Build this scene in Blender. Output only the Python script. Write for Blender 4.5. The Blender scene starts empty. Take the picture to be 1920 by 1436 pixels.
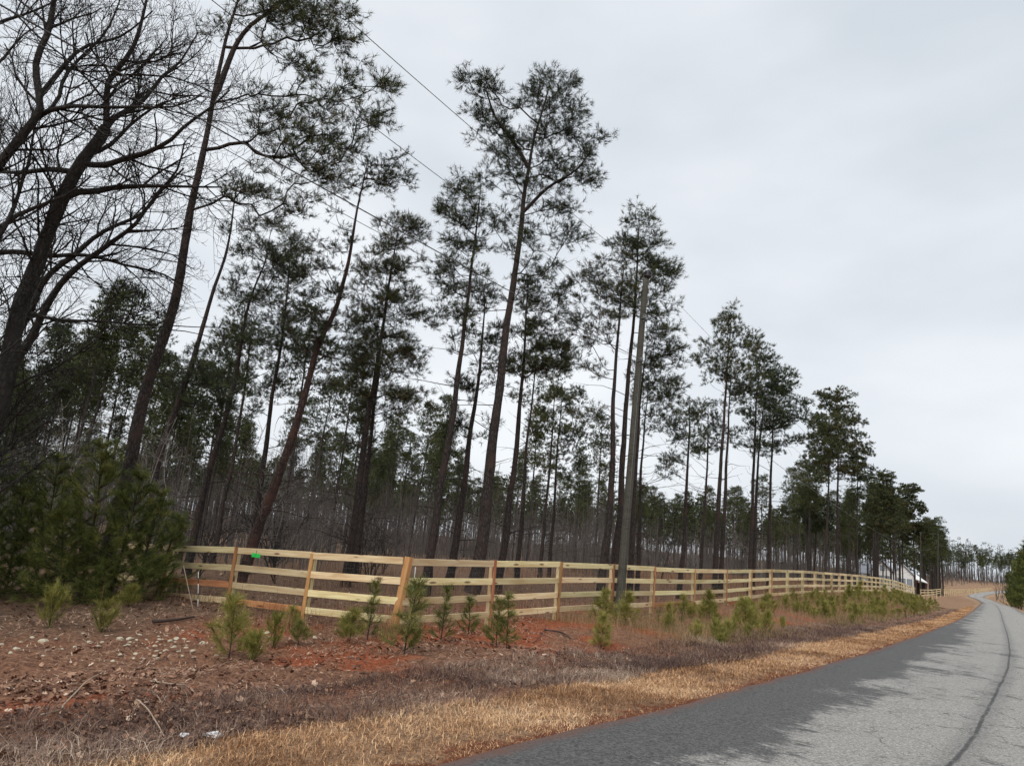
import bpy, math, random
import numpy as np
from mathutils import Vector, Matrix

random.seed(7)
RNG = np.random.default_rng(7)
scene = bpy.context.scene
COL = scene.collection

# ------------------------------------------------------------------ camera
F, CX, CY, H = 1330.0, 960.0, 718.0, 1.7
PITCH, ROLL = 12.5, 5.5
R3 = Matrix.Rotation(math.radians(90 + PITCH), 3, 'X') @ Matrix.Rotation(math.radians(ROLL), 3, 'Z')
cam_d = bpy.data.cameras.new('camera')
cam_d.sensor_width = 36.0
cam_d.lens = F / 1920.0 * 36.0
cam_d.clip_start, cam_d.clip_end = 0.05, 4000.0
cam = bpy.data.objects.new('camera', cam_d)
COL.objects.link(cam)
cam.matrix_world = Matrix.Translation((0, 0, H)) @ R3.to_4x4()
scene.camera = cam

# ------------------------------------------------------------------ overcast sky, soft sun, exposure
SUN_EL, SUN_AZ = 52.0, 205.0          # azimuth clockwise from +Y: behind the camera, a little left
world = bpy.data.worlds.new('World')
scene.world = world
world.use_nodes = True
wn, wl = world.node_tree.nodes, world.node_tree.links
wn.clear()
w_out = wn.new('ShaderNodeOutputWorld')
w_bg = wn.new('ShaderNodeBackground')
w_bg.inputs['Strength'].default_value = 0.1
w_sky = wn.new('ShaderNodeTexSky')
w_sky.sky_type = 'NISHITA'
w_sky.sun_disc = False
w_sky.sun_elevation = math.radians(SUN_EL)
w_sky.sun_rotation = math.radians(SUN_AZ)
w_sky.dust_density = 4.0
w_tc = wn.new('ShaderNodeTexCoord')
w_map = wn.new('ShaderNodeMapping')
w_map.inputs['Scale'].default_value = (1.0, 1.0, 2.4)
w_map.inputs['Rotation'].default_value = (0.15, 0.25, 0.4)
w_no = wn.new('ShaderNodeTexNoise')
w_no.inputs['Scale'].default_value = 1.9
w_no.inputs['Detail'].default_value = 4.0
w_no.inputs['Roughness'].default_value = 0.45
w_ramp = wn.new('ShaderNodeValToRGB')
w_ramp.color_ramp.elements[0].position = 0.36
w_ramp.color_ramp.elements[0].color = (5.1, 5.5, 5.95, 1)
w_ramp.color_ramp.elements[1].position = 0.66
w_ramp.color_ramp.elements[1].color = (7.05, 7.3, 7.55, 1)
w_mix = wn.new('ShaderNodeMix')
w_mix.data_type = 'RGBA'
w_mix.inputs[0].default_value = 0.93
wl.new(w_tc.outputs['Generated'], w_map.inputs['Vector'])
wl.new(w_map.outputs['Vector'], w_no.inputs['Vector'])
wl.new(w_no.outputs['Fac'], w_ramp.inputs['Fac'])
wl.new(w_sky.outputs['Color'], w_mix.inputs[6])
wl.new(w_ramp.outputs['Color'], w_mix.inputs[7])
wl.new(w_mix.outputs[2], w_bg.inputs['Color'])
wl.new(w_bg.outputs['Background'], w_out.inputs['Surface'])

sun_d = bpy.data.lights.new('sun', 'SUN')
sun_d.energy = 1.5
sun_d.angle = math.radians(35)
sun_d.color = (1.0, 0.975, 0.94)
sun = bpy.data.objects.new('sun', sun_d)
COL.objects.link(sun)
_a, _e = math.radians(SUN_AZ), math.radians(SUN_EL)
_to = Vector((math.sin(_a) * math.cos(_e), math.cos(_a) * math.cos(_e), math.sin(_e)))
sun.rotation_euler = _to.to_track_quat('Z', 'Y').to_euler()
sun.location = _to * 60

scene.view_settings.view_transform = 'Standard'
scene.view_settings.look = 'None'
scene.view_settings.exposure = 0.45
scene.view_settings.gamma = 1.0
scene.view_settings.use_curve_mapping = False
scene.cycles.max_bounces = 3
scene.cycles.diffuse_bounces = 2
scene.cycles.transmission_bounces = 2
scene.cycles.use_light_tree = False
world.cycles.sampling_method = 'NONE'
scene.cycles.use_adaptive_sampling = True
scene.cycles.adaptive_threshold = 0.03
scene.cycles.caustics_reflective = False
scene.cycles.caustics_refractive = False

# ------------------------------------------------------------------ picture <-> place
RN = np.array(R3)
CAM = np.array([0.0, 0.0, H])


def ray(u, v):
    return RN @ np.array([(u - CX) / F, -(v - CY) / F, -1.0])


def at(u, v, Y):
    d = ray(u, v)
    return CAM + d * (Y / d[1])


def flat(u, v, z=0.0):
    d = ray(u, v)
    return CAM + d * ((z - H) / d[2])


def proj(p):
    q = (np.asarray(p, float) - CAM) @ RN
    return np.stack([CX + F * q[..., 0] / -q[..., 2], CY - F * q[..., 1] / -q[..., 2], -q[..., 2]], -1)


# ------------------------------------------------------------------ value noise
_T = RNG.random((256, 256))


def vnoise(x, y):
    x, y = np.asarray(x, float), np.asarray(y, float)
    xi, yi = np.floor(x).astype(int), np.floor(y).astype(int)
    fx, fy = x - xi, y - yi
    fx, fy = fx * fx * (3 - 2 * fx), fy * fy * (3 - 2 * fy)
    a = _T[xi & 255, yi & 255]; b = _T[(xi + 1) & 255, yi & 255]
    c = _T[xi & 255, (yi + 1) & 255]; d = _T[(xi + 1) & 255, (yi + 1) & 255]
    return (a * (1 - fx) + b * fx) * (1 - fy) + (c * (1 - fx) + d * fx) * fy - 0.5


def fbm(x, y, o=3):
    r, a, k = 0, 1.0, 1.0
    for _ in range(o):
        r = r + a * vnoise(np.asarray(x) * k + 17.3 * k, np.asarray(y) * k - 9.1 * k)
        a *= 0.5; k *= 2.1
    return r


# ------------------------------------------------------------------ road edge (left side of the lane)
_near = [flat(800, 1436), flat(1150, 1350), flat(1300, 1316), at(1476, 1265, 12.5), at(1650, 1215, 19.6), at(1750, 1180, 33.5)]
_far = [at(1800, 1160, 57), at(1830, 1140, 105), at(1839, 1131.5, 165), at(1840, 1129, 225), at(1829, 1122.5, 268), at(1814, 1116.5, 302),
        at(1829, 1111.5, 345), at(1872, 1107.5, 400), at(1960, 1106, 480)]
_d0 = (_near[2] - _near[0]); _d0 /= np.linalg.norm(_d0)
_ctl = [_near[0] - _d0 * 60 + np.array([0, 0, .0]), _near[0] - _d0 * 30, _near[0] - _d0 * 8] + _near + _far
_ctl = np.array(_ctl)


def catmull(P, step):
    out = []
    for i in range(len(P) - 1):
        p0, p1, p2, p3 = P[max(i - 1, 0)], P[i], P[i + 1], P[min(i + 2, len(P) - 1)]
        n = max(2, int(np.linalg.norm(p2 - p1) / step))
        t = np.linspace(0, 1, n, endpoint=False)[:, None]
        m1, m2 = (p2 - p0) / 2, (p3 - p1) / 2
        # centripetal-ish: scale tangents by segment length
        L = np.linalg.norm(p2 - p1)
        m1 = m1 / (np.linalg.norm(m1) + 1e-9) * L; m2 = m2 / (np.linalg.norm(m2) + 1e-9) * L
        out.append((2 * t**3 - 3 * t**2 + 1) * p1 + (t**3 - 2 * t**2 + t) * m1 + (-2 * t**3 + 3 * t**2) * p2 + (t**3 - t**2) * m2)
    out.append(P[-1:])
    return np.concatenate(out)


EDGE = catmull(_ctl, 0.25)
# smooth and resample evenly
def resample(P, step):
    L = np.concatenate([[0], np.cumsum(np.linalg.norm(np.diff(P, axis=0), axis=1))])
    n = int(L[-1] / step) + 1
    s = np.linspace(0, L[-1], n)
    return np.stack([np.interp(s, L, P[:, k]) for k in range(P.shape[1])], 1), s


EDGE, ES = resample(EDGE, 0.5)
for _ in range(30):
    EDGE[1:-1] = 0.25 * EDGE[:-2] + 0.5 * EDGE[1:-1] + 0.25 * EDGE[2:]
ET = np.gradient(EDGE[:, :2], axis=0)
ET /= np.linalg.norm(ET, axis=1)[:, None]
EN = np.stack([-ET[:, 1], ET[:, 0]], 1)              # to the left of the road
ROADW = 5.7


def road_query(x, y):
    """signed distance left of the road edge, arc length, edge height"""
    x, y = np.atleast_1d(x).astype(float), np.atleast_1d(y).astype(float)
    d = np.empty(x.shape); s = np.empty(x.shape); z = np.empty(x.shape)
    xf, yf = x.ravel(), y.ravel(); df, sf, zf = d.ravel(), s.ravel(), z.ravel()
    E2 = EDGE[:, :2]
    for a in range(0, len(xf), 4000):
        q = np.stack([xf[a:a + 4000], yf[a:a + 4000]], 1)
        dd = (q[:, None, 0] - E2[None, :, 0]) ** 2 + (q[:, None, 1] - E2[None, :, 1]) ** 2
        j = dd.argmin(1)
        r = q - E2[j]
        along = (r * ET[j]).sum(1)
        lat = (r * EN[j]).sum(1)
        dist = np.sqrt(dd[np.arange(len(j)), j])
        edge = (j == 0) | (j == len(ES) - 1)
        df[a:a + 4000] = np.where(edge, lat, np.sign(lat + 1e-9) * np.maximum(np.abs(lat), dist * 0.999 - 0.3 * (dist < 1)))
        df[a:a + 4000] = np.where(np.abs(along) < 0.4, lat, df[a:a + 4000])
        sf[a:a + 4000] = ES[j] + np.clip(along, -.25, .25)
        zf[a:a + 4000] = EDGE[j, 2]
    return df.reshape(x.shape), sf.reshape(x.shape), zf.reshape(x.shape)


# ------------------------------------------------------------------ fence line (fixes the bank's height)
FD = 6.75
FLINE = np.concatenate([EDGE[:, :2] + EN * FD, EDGE[:, 2:3]], 1)
_ft = np.array([(700, 1043.5), (760, 1045), (925, 1050), (1048, 1053), (1147.6, 1057), (1223.8, 1062), (1300, 1066), (1360, 1067.5), (1406.6, 1067),
                (1444, 1067), (1476, 1068), (1504, 1069), (1566, 1074), (1610, 1077.6), (1653, 1083), (1675, 1087), (1697, 1094.5),
                (1714, 1101), (1726, 1104.5), (1745, 1105), (1765, 1103)])
FH = 1.37


def top_z(xy):
    z = 1.2
    for _ in range(8):
        p = proj(np.array([xy[0], xy[1], z]))
        want = np.interp(p[0], _ft[:, 0], _ft[:, 1])
        z += (p[1] - want) * p[2] / F
    return z, p[0]


_fs, _fz, _fu = [], [], []
for i in range(0, len(ES)):
    q = FLINE[i]
    if q[1] < 6 or q[1] > 150 or q[0] < -6:
        continue
    z, u = top_z(q)
    if 745 < u < 1768:
        _fs.append(ES[i]); _fz.append(z - FH - q[2]); _fu.append(u)
_fs, _fz, _fu = np.array(_fs), np.array(_fz), np.array(_fu)
S_CORNER = float(np.interp(760, _fu, _fs))
_k = np.ones(9) / 9
_fzs = np.convolve(np.pad(_fz, 4, mode='edge'), _k, 'valid')
BS = np.concatenate([[S_CORNER - 60, S_CORNER - 16, S_CORNER - 9, S_CORNER - 4], _fs, [_fs[-1] + 30, _fs[-1] + 200]])
BZ = np.concatenate([[-.8, -.75, -.62, -.48], _fzs - .10, [0.6, 0.4]])


def gz(x, y, fine=True):
    scalar = np.isscalar(x)
    x, y = np.atleast_1d(np.asarray(x, float)), np.atleast_1d(np.asarray(y, float))
    d, s, ze = road_query(x, y)
    b = np.interp(s, BS, BZ)
    t0 = np.interp(d, [0, .3, 1.7, 2.5, 3.4, 6.4, 7.6, 400], [-.02, -.03, -.09, -.2, -.15, 0, 0, 0])
    w = np.interp(d, [2.4, 3.4, 6.4], [0, .12, 1])
    zl = ze + t0 + w * b
    fl = np.clip((d - 14) / 60, 0, 1)
    zl = zl * (1 - fl) + (-1.3) * fl
    far = np.clip((np.hypot(x, y) - 170) / 400, 0, 1)
    hill = np.clip((y - 105) / 100, 0, 1); hill = hill * hill * (3 - 2 * hill)
    side_ = np.clip((x - 55) / 50, 0, 1)
    zl = zl + far * 1.0 * (d > 0) + hill * side_ * np.clip((d - 8) / 45, 0, 1) * 4.6
    zr = ze + np.interp(-d - ROADW, [-ROADW, 0, .5, 3, 6, 60], [-.07, -.05, -.03, -.12, .1, .5])
    z = np.where(d > 0, zl, np.where(d < -ROADW + .0, zr, ze - .07))
    off = np.maximum(np.maximum(d, -d - ROADW), 0)
    z = z - np.clip(1 - off / 14, 0, 1) * np.clip((np.hypot(x, y) - 110) / 120, 0, 1) * .75
    rough = np.interp(d, [-60, -ROADW - 3, -ROADW, 0, .6, 2.0, 4, 9, 40], [.2, .05, 0, 0, .02, .09, .12, .14, .3])
    z = z + rough * fbm(x * .55, y * .55, 2)
    if fine:
        z = z + np.interp(d, [-ROADW - 2, -ROADW, 0, .7, 2], [.05, 0, 0, .02, .09]) * fbm(x * 3.1, y * 3.1, 3) * .8
    return float(z[0]) if scalar else z


def ground_hit(u, v, zmin=0.2, tmax=60):
    d = ray(u, v)
    t = np.linspace(3, tmax, 900)
    P = CAM + d[None] * t[:, None]
    g = gz(P[:, 0], P[:, 1])
    k = np.where(P[:, 2] <= g)[0]
    return P[k[0]] if len(k) else P[-1]


# ------------------------------------------------------------------ materials
def new_mat(name):
    m = bpy.data.materials.new(name)
    m.use_nodes = True
    n = m.node_tree.nodes
    return m, n, m.node_tree.links, n['Principled BSDF']


def ramp(n, stops):
    r = n.new('ShaderNodeValToRGB')
    e = r.color_ramp.elements
    while len(e) < len(stops):
        e.new(0.5)
    for k, (p, c) in enumerate(stops):
        e[k].position = p
        e[k].color = (*c, 1)
    return r


def noise(n, l, vec, scale, detail=4, rough=.55, sc=None):
    t = n.new('ShaderNodeTexNoise')
    t.inputs['Scale'].default_value = scale
    t.inputs['Detail'].default_value = detail
    t.inputs['Roughness'].default_value = rough
    if sc is not None:
        mp = n.new('ShaderNodeMapping')
        mp.inputs['Scale'].default_value = sc
        l.new(vec, mp.inputs['Vector'])
        vec = mp.outputs['Vector']
    l.new(vec, t.inputs['Vector'])
    return t


def mixc(n, l, fac, a, b, mode='MIX'):
    m = n.new('ShaderNodeMix')
    m.data_type = 'RGBA'
    m.blend_type = mode
    for i, s in ((0, fac), (6, a), (7, b)):
        if hasattr(s, 'is_linked'):
            l.new(s, m.inputs[i])
        elif i == 0:
            m.inputs[0].default_value = s
        else:
            m.inputs[i].default_value = (*s, 1)
    return m.outputs[2]


def math_(n, l, op, a, b=None, clamp=False):
    m = n.new('ShaderNodeMath')
    m.operation = op
    m.use_clamp = clamp
    for i, s in ((0, a), (1, b)):
        if s is None:
            continue
        if hasattr(s, 'is_linked'):
            l.new(s, m.inputs[i])
        else:
            m.inputs[i].default_value = s
    return m.outputs[0]


def maprange(n, l, v, a, b, c=0., d=1.):
    m = n.new('ShaderNodeMapRange')
    m.interpolation_type = 'SMOOTHSTEP'
    l.new(v, m.inputs[0])
    for i, q in enumerate((a, b, c, d)):
        m.inputs[i + 1].default_value = q
    return m.outputs[0]


def bump(n, l, bsdf, h, strength=.5, dist=.02):
    b = n.new('ShaderNodeBump')
    b.inputs['Strength'].default_value = strength
    b.inputs['Distance'].default_value = dist
    l.new(h, b.inputs['Height'])
    l.new(b.outputs['Normal'], bsdf.inputs['Normal'])


def bark_mat(name, dark, light, red, plate=15.0, low=None):
    m, n, l, b = new_mat(name)
    tc = n.new('ShaderNodeTexCoord')
    vo = n.new('ShaderNodeTexVoronoi')
    vo.feature = 'DISTANCE_TO_EDGE'
    mp = n.new('ShaderNodeMapping')
    mp.inputs['Scale'].default_value = (1, 1, .33)
    wob = noise(n, l, tc.outputs['Object'], 5, 3)
    add = n.new('ShaderNodeVectorMath'); add.operation = 'MULTIPLY_ADD'
    l.new(wob.outputs['Color'], add.inputs[0]); add.inputs[1].default_value = (.12, .12, .12)
    l.new(tc.outputs['Object'], add.inputs[2])
    l.new(add.outputs[0], mp.inputs['Vector'])
    vo.inputs['Scale'].default_value = plate
    l.new(mp.outputs['Vector'], vo.inputs['Vector'])
    cr = ramp(n, [(0.0, tuple(q * 1.6 for q in dark)), (.10, tuple(.5 * (a + c) for a, c in zip(dark, light))), (.35, light)])
    l.new(vo.outputs['Distance'], cr.inputs['Fac'])
    n2 = noise(n, l, tc.outputs['Object'], 2.3, 5)
    col = mixc(n, l, maprange(n, l, n2.outputs['Fac'], .42, .68), cr.outputs['Color'], red)
    n3 = noise(n, l, tc.outputs['Object'], 30, 3)
    col = mixc(n, l, .55, col, mixc(n, l, n3.outputs['Fac'], (.45, .45, .45), (1.5, 1.45, 1.4)), 'MULTIPLY')
    l.new(col, b.inputs['Base Color'])
    b.inputs['Roughness'].default_value = .92
    b.inputs['Specular IOR Level'].default_value = .2
    bump(n, l, b, math_(n, l, 'ADD', vo.outputs['Distance'], math_(n, l, 'MULTIPLY', n3.outputs['Fac'], .15)), .9, .04)
    return m


def leaf_mat(name, stops, rough=.6, trans=.25, big=None):
    m, n, l, b = new_mat(name)
    at_ = n.new('ShaderNodeAttribute'); at_.attribute_name = 'tint'
    oi = n.new('ShaderNodeObjectInfo')
    fac = math_(n, l, 'ADD', at_.outputs['Fac'], math_(n, l, 'MULTIPLY', math_(n, l, 'SUBTRACT', oi.outputs['Random'], .5), .42), True)
    cr = ramp(n, stops)
    l.new(fac, cr.inputs['Fac'])
    l.new(cr.outputs['Color'], b.inputs['Base Color'])
    b.inputs['Roughness'].default_value = rough
    b.inputs['Specular IOR Level'].default_value = .25
    if trans:
        tr = n.new('ShaderNodeBsdfTranslucent')
        l.new(cr.outputs['Color'], tr.inputs['Color'])
        mx = n.new('ShaderNodeMixShader'); mx.inputs[0].default_value = trans
        l.new(b.outputs[0], mx.inputs[1]); l.new(tr.outputs[0], mx.inputs[2])
        l.new(mx.outputs[0], n['Material Output'].inputs['Surface'])
    return m


def wood_mat(name, base, pale, dark, knot, grey=None):
    m, n, l, b = new_mat(name)
    tc = n.new('ShaderNodeTexCoord'); oi = n.new('ShaderNodeObjectInfo')
    off = n.new('ShaderNodeVectorMath'); off.operation = 'MULTIPLY_ADD'
    cmb = n.new('ShaderNodeCombineXYZ')
    for i, k in enumerate((37., 11., 23.)):
        l.new(math_(n, l, 'MULTIPLY', oi.outputs['Random'], k), cmb.inputs[i])
    off.inputs[1].default_value = (1, 1, 1)
    l.new(tc.outputs['Object'], off.inputs[0]); l.new(cmb.outputs[0], off.inputs[2])
    v = off.outputs[0]
    g = noise(n, l, v, 1.0, 6, .65, (1.2, 30, 30))
    g2 = noise(n, l, v, 1.0, 3, .5, (.8, 4, 4))
    col = mixc(n, l, maprange(n, l, g.outputs['Fac'], .35, .65), pale, base)
    col = mixc(n, l, maprange(n, l, g2.outputs['Fac'], .52, .72, 0, .75), col, dark)
    vo = n.new('ShaderNodeTexVoronoi')
    mp = n.new('ShaderNodeMapping'); mp.inputs['Scale'].default_value = (1.9, 7.0, 7.0)
    l.new(v, mp.inputs['Vector']); l.new(mp.outputs['Vector'], vo.inputs['Vector'])
    vo.inputs['Scale'].default_value = 1.0
    kn = maprange(n, l, vo.outputs['Distance'], .24, .10)
    col = mixc(n, l, math_(n, l, 'MULTIPLY', kn, .85), col, knot)
    hv = n.new('ShaderNodeHueSaturation')
    l.new(maprange(n, l, oi.outputs['Random'], 0, 1, .74, 1.12), hv.inputs['Value'])
    l.new(maprange(n, l, math_(n, l, 'FRACT', math_(n, l, 'MULTIPLY', oi.outputs['Random'], 7.3)), 0, 1, .478, .506), hv.inputs['Hue'])
    l.new(col, hv.inputs['Color'])
    l.new(hv.outputs['Color'], b.inputs['Base Color'])
    b.inputs['Roughness'].default_value = .75
    b.inputs['Specular IOR Level'].default_value = .3
    bump(n, l, b, g.outputs['Fac'], .35, .004)
    return m


def plain_mat(name, c, rough=.7, var=.25, scale=8., metal=0.):
    m, n, l, b = new_mat(name)
    tc = n.new('ShaderNodeTexCoord')
    t = noise(n, l, tc.outputs['Object'], scale, 5)
    lo, hi = tuple(q * (1 - var) for q in c), tuple(q * (1 + var) for q in c)
    l.new(mixc(n, l, t.outputs['Fac'], lo, hi), b.inputs['Base Color'])
    b.inputs['Roughness'].default_value = rough
    b.inputs['Metallic'].default_value = metal
    bump(n, l, b, t.outputs['Fac'], .25, .01)
    return m


M = {}
M['bark'] = bark_mat('pine_bark', (.012, .010, .009), (.064, .054, .050), (.058, .040, .034))
M['bark_red'] = bark_mat('red_pine_bark', (.015, .010, .009), (.085, .058, .048), (.085, .045, .035))
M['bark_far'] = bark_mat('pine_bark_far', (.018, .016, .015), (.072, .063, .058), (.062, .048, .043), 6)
M['grey_bark'] = bark_mat('hardwood_bark', (.013, .012, .011), (.055, .051, .046), (.035, .032, .029), 16)
M['under_bark'] = plain_mat('undergrowth_bark', (.105, .089, .079), .9, .5, 1.2)
M['pale_bark'] = bark_mat('pale_twig_bark', (.12, .11, .10), (.30, .28, .25), (.22, .2, .18), 20)
M['needle'] = leaf_mat('pine_needles', [(0, (.016, .026, .011)), (.5, (.042, .058, .022)), (.88, (.095, .108, .038)), (1, (.13, .09, .04))], .6, 0)
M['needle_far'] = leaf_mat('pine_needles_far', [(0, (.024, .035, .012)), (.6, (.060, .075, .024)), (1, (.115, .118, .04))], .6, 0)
M['needle_young'] = leaf_mat('young_pine_needles', [(0, (.04, .056, .014)), (.5, (.10, .13, .028)), (1, (.24, .24, .065))], .6, .2)
M['needle_sapling'] = leaf_mat('sapling_needles', [(0, (.13, .14, .03)), (.5, (.28, .27, .065)), (1, (.48, .42, .14))], .6, .3)
M['needle_sapling_dark'] = leaf_mat('dark_sapling_needles', [(0, (.075, .095, .03)), (.5, (.18, .19, .055)), (1, (.36, .33, .11))], .6, .3)
M['dry_grass'] = leaf_mat('dry_grass', [(0, (.19, .09, .04)), (.35, (.46, .255, .125)), (.75, (.70, .43, .23)), (1, (.85, .63, .40))], .8, 0)
M['weed'] = leaf_mat('dead_weeds', [(0, (.05, .03, .026)), (.5, (.17, .108, .085)), (.85, (.38, .275, .20)), (1, (.56, .44, .34))], .85, 0)
M['broom'] = leaf_mat('broom_grass', [(0, (.13, .07, .04)), (.5, (.33, .19, .11)), (1, (.58, .40, .235))], .85, 0)
M['bank_grass'] = leaf_mat('olive_bank_grass', [(0, (.07, .075, .025)), (.5, (.17, .17, .055)), (.8, (.30, .25, .10)), (1, (.46, .33, .18))], .85, .2)
M['leaf'] = leaf_mat('fallen_leaves', [(0, (.065, .032, .022)), (.45, (.21, .105, .064)), (.8, (.42, .255, .165)), (1, (.70, .54, .41))], .7, 0)
M['wood_pale'] = wood_mat('treated_pine_board', (.67, .53, .26), (.83, .73, .43), (.55, .39, .17), (.15, .07, .03))
M['wood_orange'] = wood_mat('orange_pine_board', (.46, .22, .085), (.56, .31, .13), (.32, .13, .05), (.14, .05, .02))
M['wood_pole'] = wood_mat('weathered_pole', (.048, .045, .035), (.08, .076, .06), (.027, .025, .019), (.03, .026, .02))
M['wire'] = plain_mat('black_cable', (.06, .06, .06), .5, .1)
M['steel'] = plain_mat('galvanised_wire', (.14, .14, .135), .45, .15, 8, .6)
M['ceramic'] = plain_mat('dark_insulator', (.018, .016, .016), .3, .2)
M['white'] = plain_mat('white_paint', (.78, .78, .77), .5, .05)
M['tag_green'] = plain_mat('green_tag', (.03, .62, .10), .5, .08)
M['stake_green'] = plain_mat('green_plastic', (.03, .42, .12), .45, .12)
M['quartz'] = plain_mat('pale_quartz', (.46, .40, .29), .6, .35, 14)
M['roof'] = plain_mat('grey_metal_roof', (.22, .23, .26), .45, .1, 3)
M['glass'] = plain_mat('window_glass', (.28, .32, .36), .12, .2, 2)
M['black'] = plain_mat('black_plastic', (.015, .015, .016), .4, .2)
M['stick'] = plain_mat('bleached_stick', (.38, .29, .21), .85, .3, 20)
M['darkstick'] = plain_mat('dark_wood_and_shade', (.045, .028, .022), .85, .3, 20)  # dark wood colour, also painted as the shadow under the house porch


# ------------------------------------------------------------------ mesh building
def link(o, parent=None):
    COL.objects.link(o)
    if parent is not None:
        o.parent = parent
    return o


def mesh_np(name, V, faces, mat, tint=None, smooth=False):
    """faces: list of int arrays (n,3) or (n,4)"""
    me = bpy.data.meshes.new(name)
    V = np.asarray(V, np.float32)
    faces = [np.asarray(f, np.int32) for f in faces if len(f)]
    me.vertices.add(len(V))
    me.vertices.foreach_set('co', V.ravel())
    nl = sum(f.size for f in faces)
    npoly = sum(len(f) for f in faces)
    me.loops.add(nl)
    me.loops.foreach_set('vertex_index', np.concatenate([f.ravel() for f in faces]))
    me.polygons.add(npoly)
    tot = np.concatenate([np.full(len(f), f.shape[1], np.int32) for f in faces])
    st = np.concatenate([[0], np.cumsum(tot)[:-1]]).astype(np.int32)
    me.polygons.foreach_set('loop_start', st)
    me.polygons.foreach_set('loop_total', tot)
    if smooth:
        me.polygons.foreach_set('use_smooth', np.ones(npoly, bool))
    if tint is not None:
        a = me.attributes.new('tint', 'FLOAT', 'POINT')
        a.data.foreach_set('value', np.asarray(tint, np.float32))
    me.materials.append(mat)
    me.update(calc_edges=True)
    return me


def tag(o, label=None, cat=None, group=None, kind=None):
    if label: o['label'] = label
    if cat: o['category'] = cat
    if group: o['group'] = group
    if kind: o['kind'] = kind
    return o


def empty(name, loc, rz=0.):
    o = bpy.data.objects.new(name, None)
    o.empty_display_size = .3
    o.location = loc
    o.rotation_euler = (0, 0, rz)
    COL.objects.link(o)
    return o


def part(name, me, parent, loc=(0, 0, 0)):
    o = bpy.data.objects.new(name, me)
    o.location = loc
    link(o, parent)
    return o


def unit(v, axis=-1):
    return v / (np.linalg.norm(v, axis=axis, keepdims=True) + 1e-12)


def prisms(A, B, ra, rb, k=4):
    """N tapered open prisms -> verts, quads"""
    A, B = np.asarray(A, float), np.asarray(B, float)
    N = len(A)
    ra, rb = np.broadcast_to(ra, N), np.broadcast_to(rb, N)
    d = unit(B - A)
    ref = np.where(np.abs(d[:, 2:3]) > .8, np.array([[1., 0, 0]]), np.array([[0, 0, 1.]]))
    u = unit(np.cross(d, ref)); v = np.cross(d, u)
    th = np.arange(k) * 2 * np.pi / k
    ring = u[:, None] * np.cos(th)[None, :, None] + v[:, None] * np.sin(th)[None, :, None]
    V = np.concatenate([A[:, None] + ring * ra[:, None, None], B[:, None] + ring * rb[:, None, None]], 1).reshape(-1, 3)
    i = np.arange(k); j = (i + 1) % k
    q = np.stack([i, j, j + k, i + k], 1)
    Fq = (q[None] + (np.arange(N) * 2 * k)[:, None, None]).reshape(-1, 4)
    return V, Fq


def tube(P, r, k=10, wob=0., rng=RNG):
    """one smooth tube with end cap"""
    P = np.asarray(P, float); n = len(P)
    t = unit(np.gradient(P, axis=0))
    u = unit(np.cross(t, np.array([[.13, 1., .05]]))); v = np.cross(t, u)
    th = np.arange(k) * 2 * np.pi / k
    rr = np.asarray(r)[:, None] * (1 + wob * rng.normal(size=(n, k)))
    V = P[:, None] + (u[:, None] * np.cos(th)[None, :, None] + v[:, None] * np.sin(th)[None, :, None]) * rr[..., None]
    V = np.concatenate([V.reshape(-1, 3), P[-1:]])
    i = np.arange(k); j = (i + 1) % k
    q = np.stack([i, j, j + k, i + k], 1)
    Fq = (q[None] + (np.arange(n - 1) * k)[:, None, None]).reshape(-1, 4)
    cap = np.stack([(n - 1) * k + i, (n - 1) * k + j, np.full(k, n * k)], 1)
    return V, Fq, cap


class Geo:
    def __init__(self):
        self.V, self.F, self.T, self.n = [], [], [], 0

    def add(self, V, *faces, tint=None):
        V = np.asarray(V, float)
        for f in faces:
            if len(f): self.F.append(np.asarray(f) + self.n)
        self.V.append(V); self.n += len(V)
        if tint is not None: self.T.append(np.broadcast_to(tint, len(V)))

    def mesh(self, name, mat, smooth=False):
        T = np.concatenate(self.T) if self.T else None
        return mesh_np(name, np.concatenate(self.V), self.F, mat, T, smooth)


def needles(P, D, L, w, k, lo, hi, rng, back=.10):
    """k thin needle blades fanned round each shoot; returns verts, tris, tint"""
    N = len(P)
    D = unit(D)
    a = unit(np.cross(D, unit(rng.normal(size=(N, 3))))); b = np.cross(D, a)
    ph = rng.random((N, k)) * 2 * np.pi
    th = np.radians(lo + (hi - lo) * rng.random((N, k)))
    d = D[:, None] * np.cos(th)[..., None] + (a[:, None] * np.cos(ph)[..., None] + b[:, None] * np.sin(ph)[..., None]) * np.sin(th)[..., None]
    LL = np.broadcast_to(L, N)[:, None] * (.7 + .45 * rng.random((N, k)))
    base = P[:, None] - D[:, None] * (back * rng.random((N, k)))[..., None]
    tip = base + d * LL[..., None]
    tip[..., 2] -= LL * .05
    side = unit(np.cross(d, unit(rng.normal(size=(N, k, 3))))) * (np.broadcast_to(w, N)[:, None, None] * .5)
    V = np.stack([base - side, base + side, tip], 2).reshape(-1, 3)
    Fq = np.arange(N * k * 3).reshape(-1, 3)
    tt = np.repeat(rng.random(N) * .8, k * 3) + np.repeat(rng.random(N * k) * .2, 3)
    return V, Fq, tt


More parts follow.
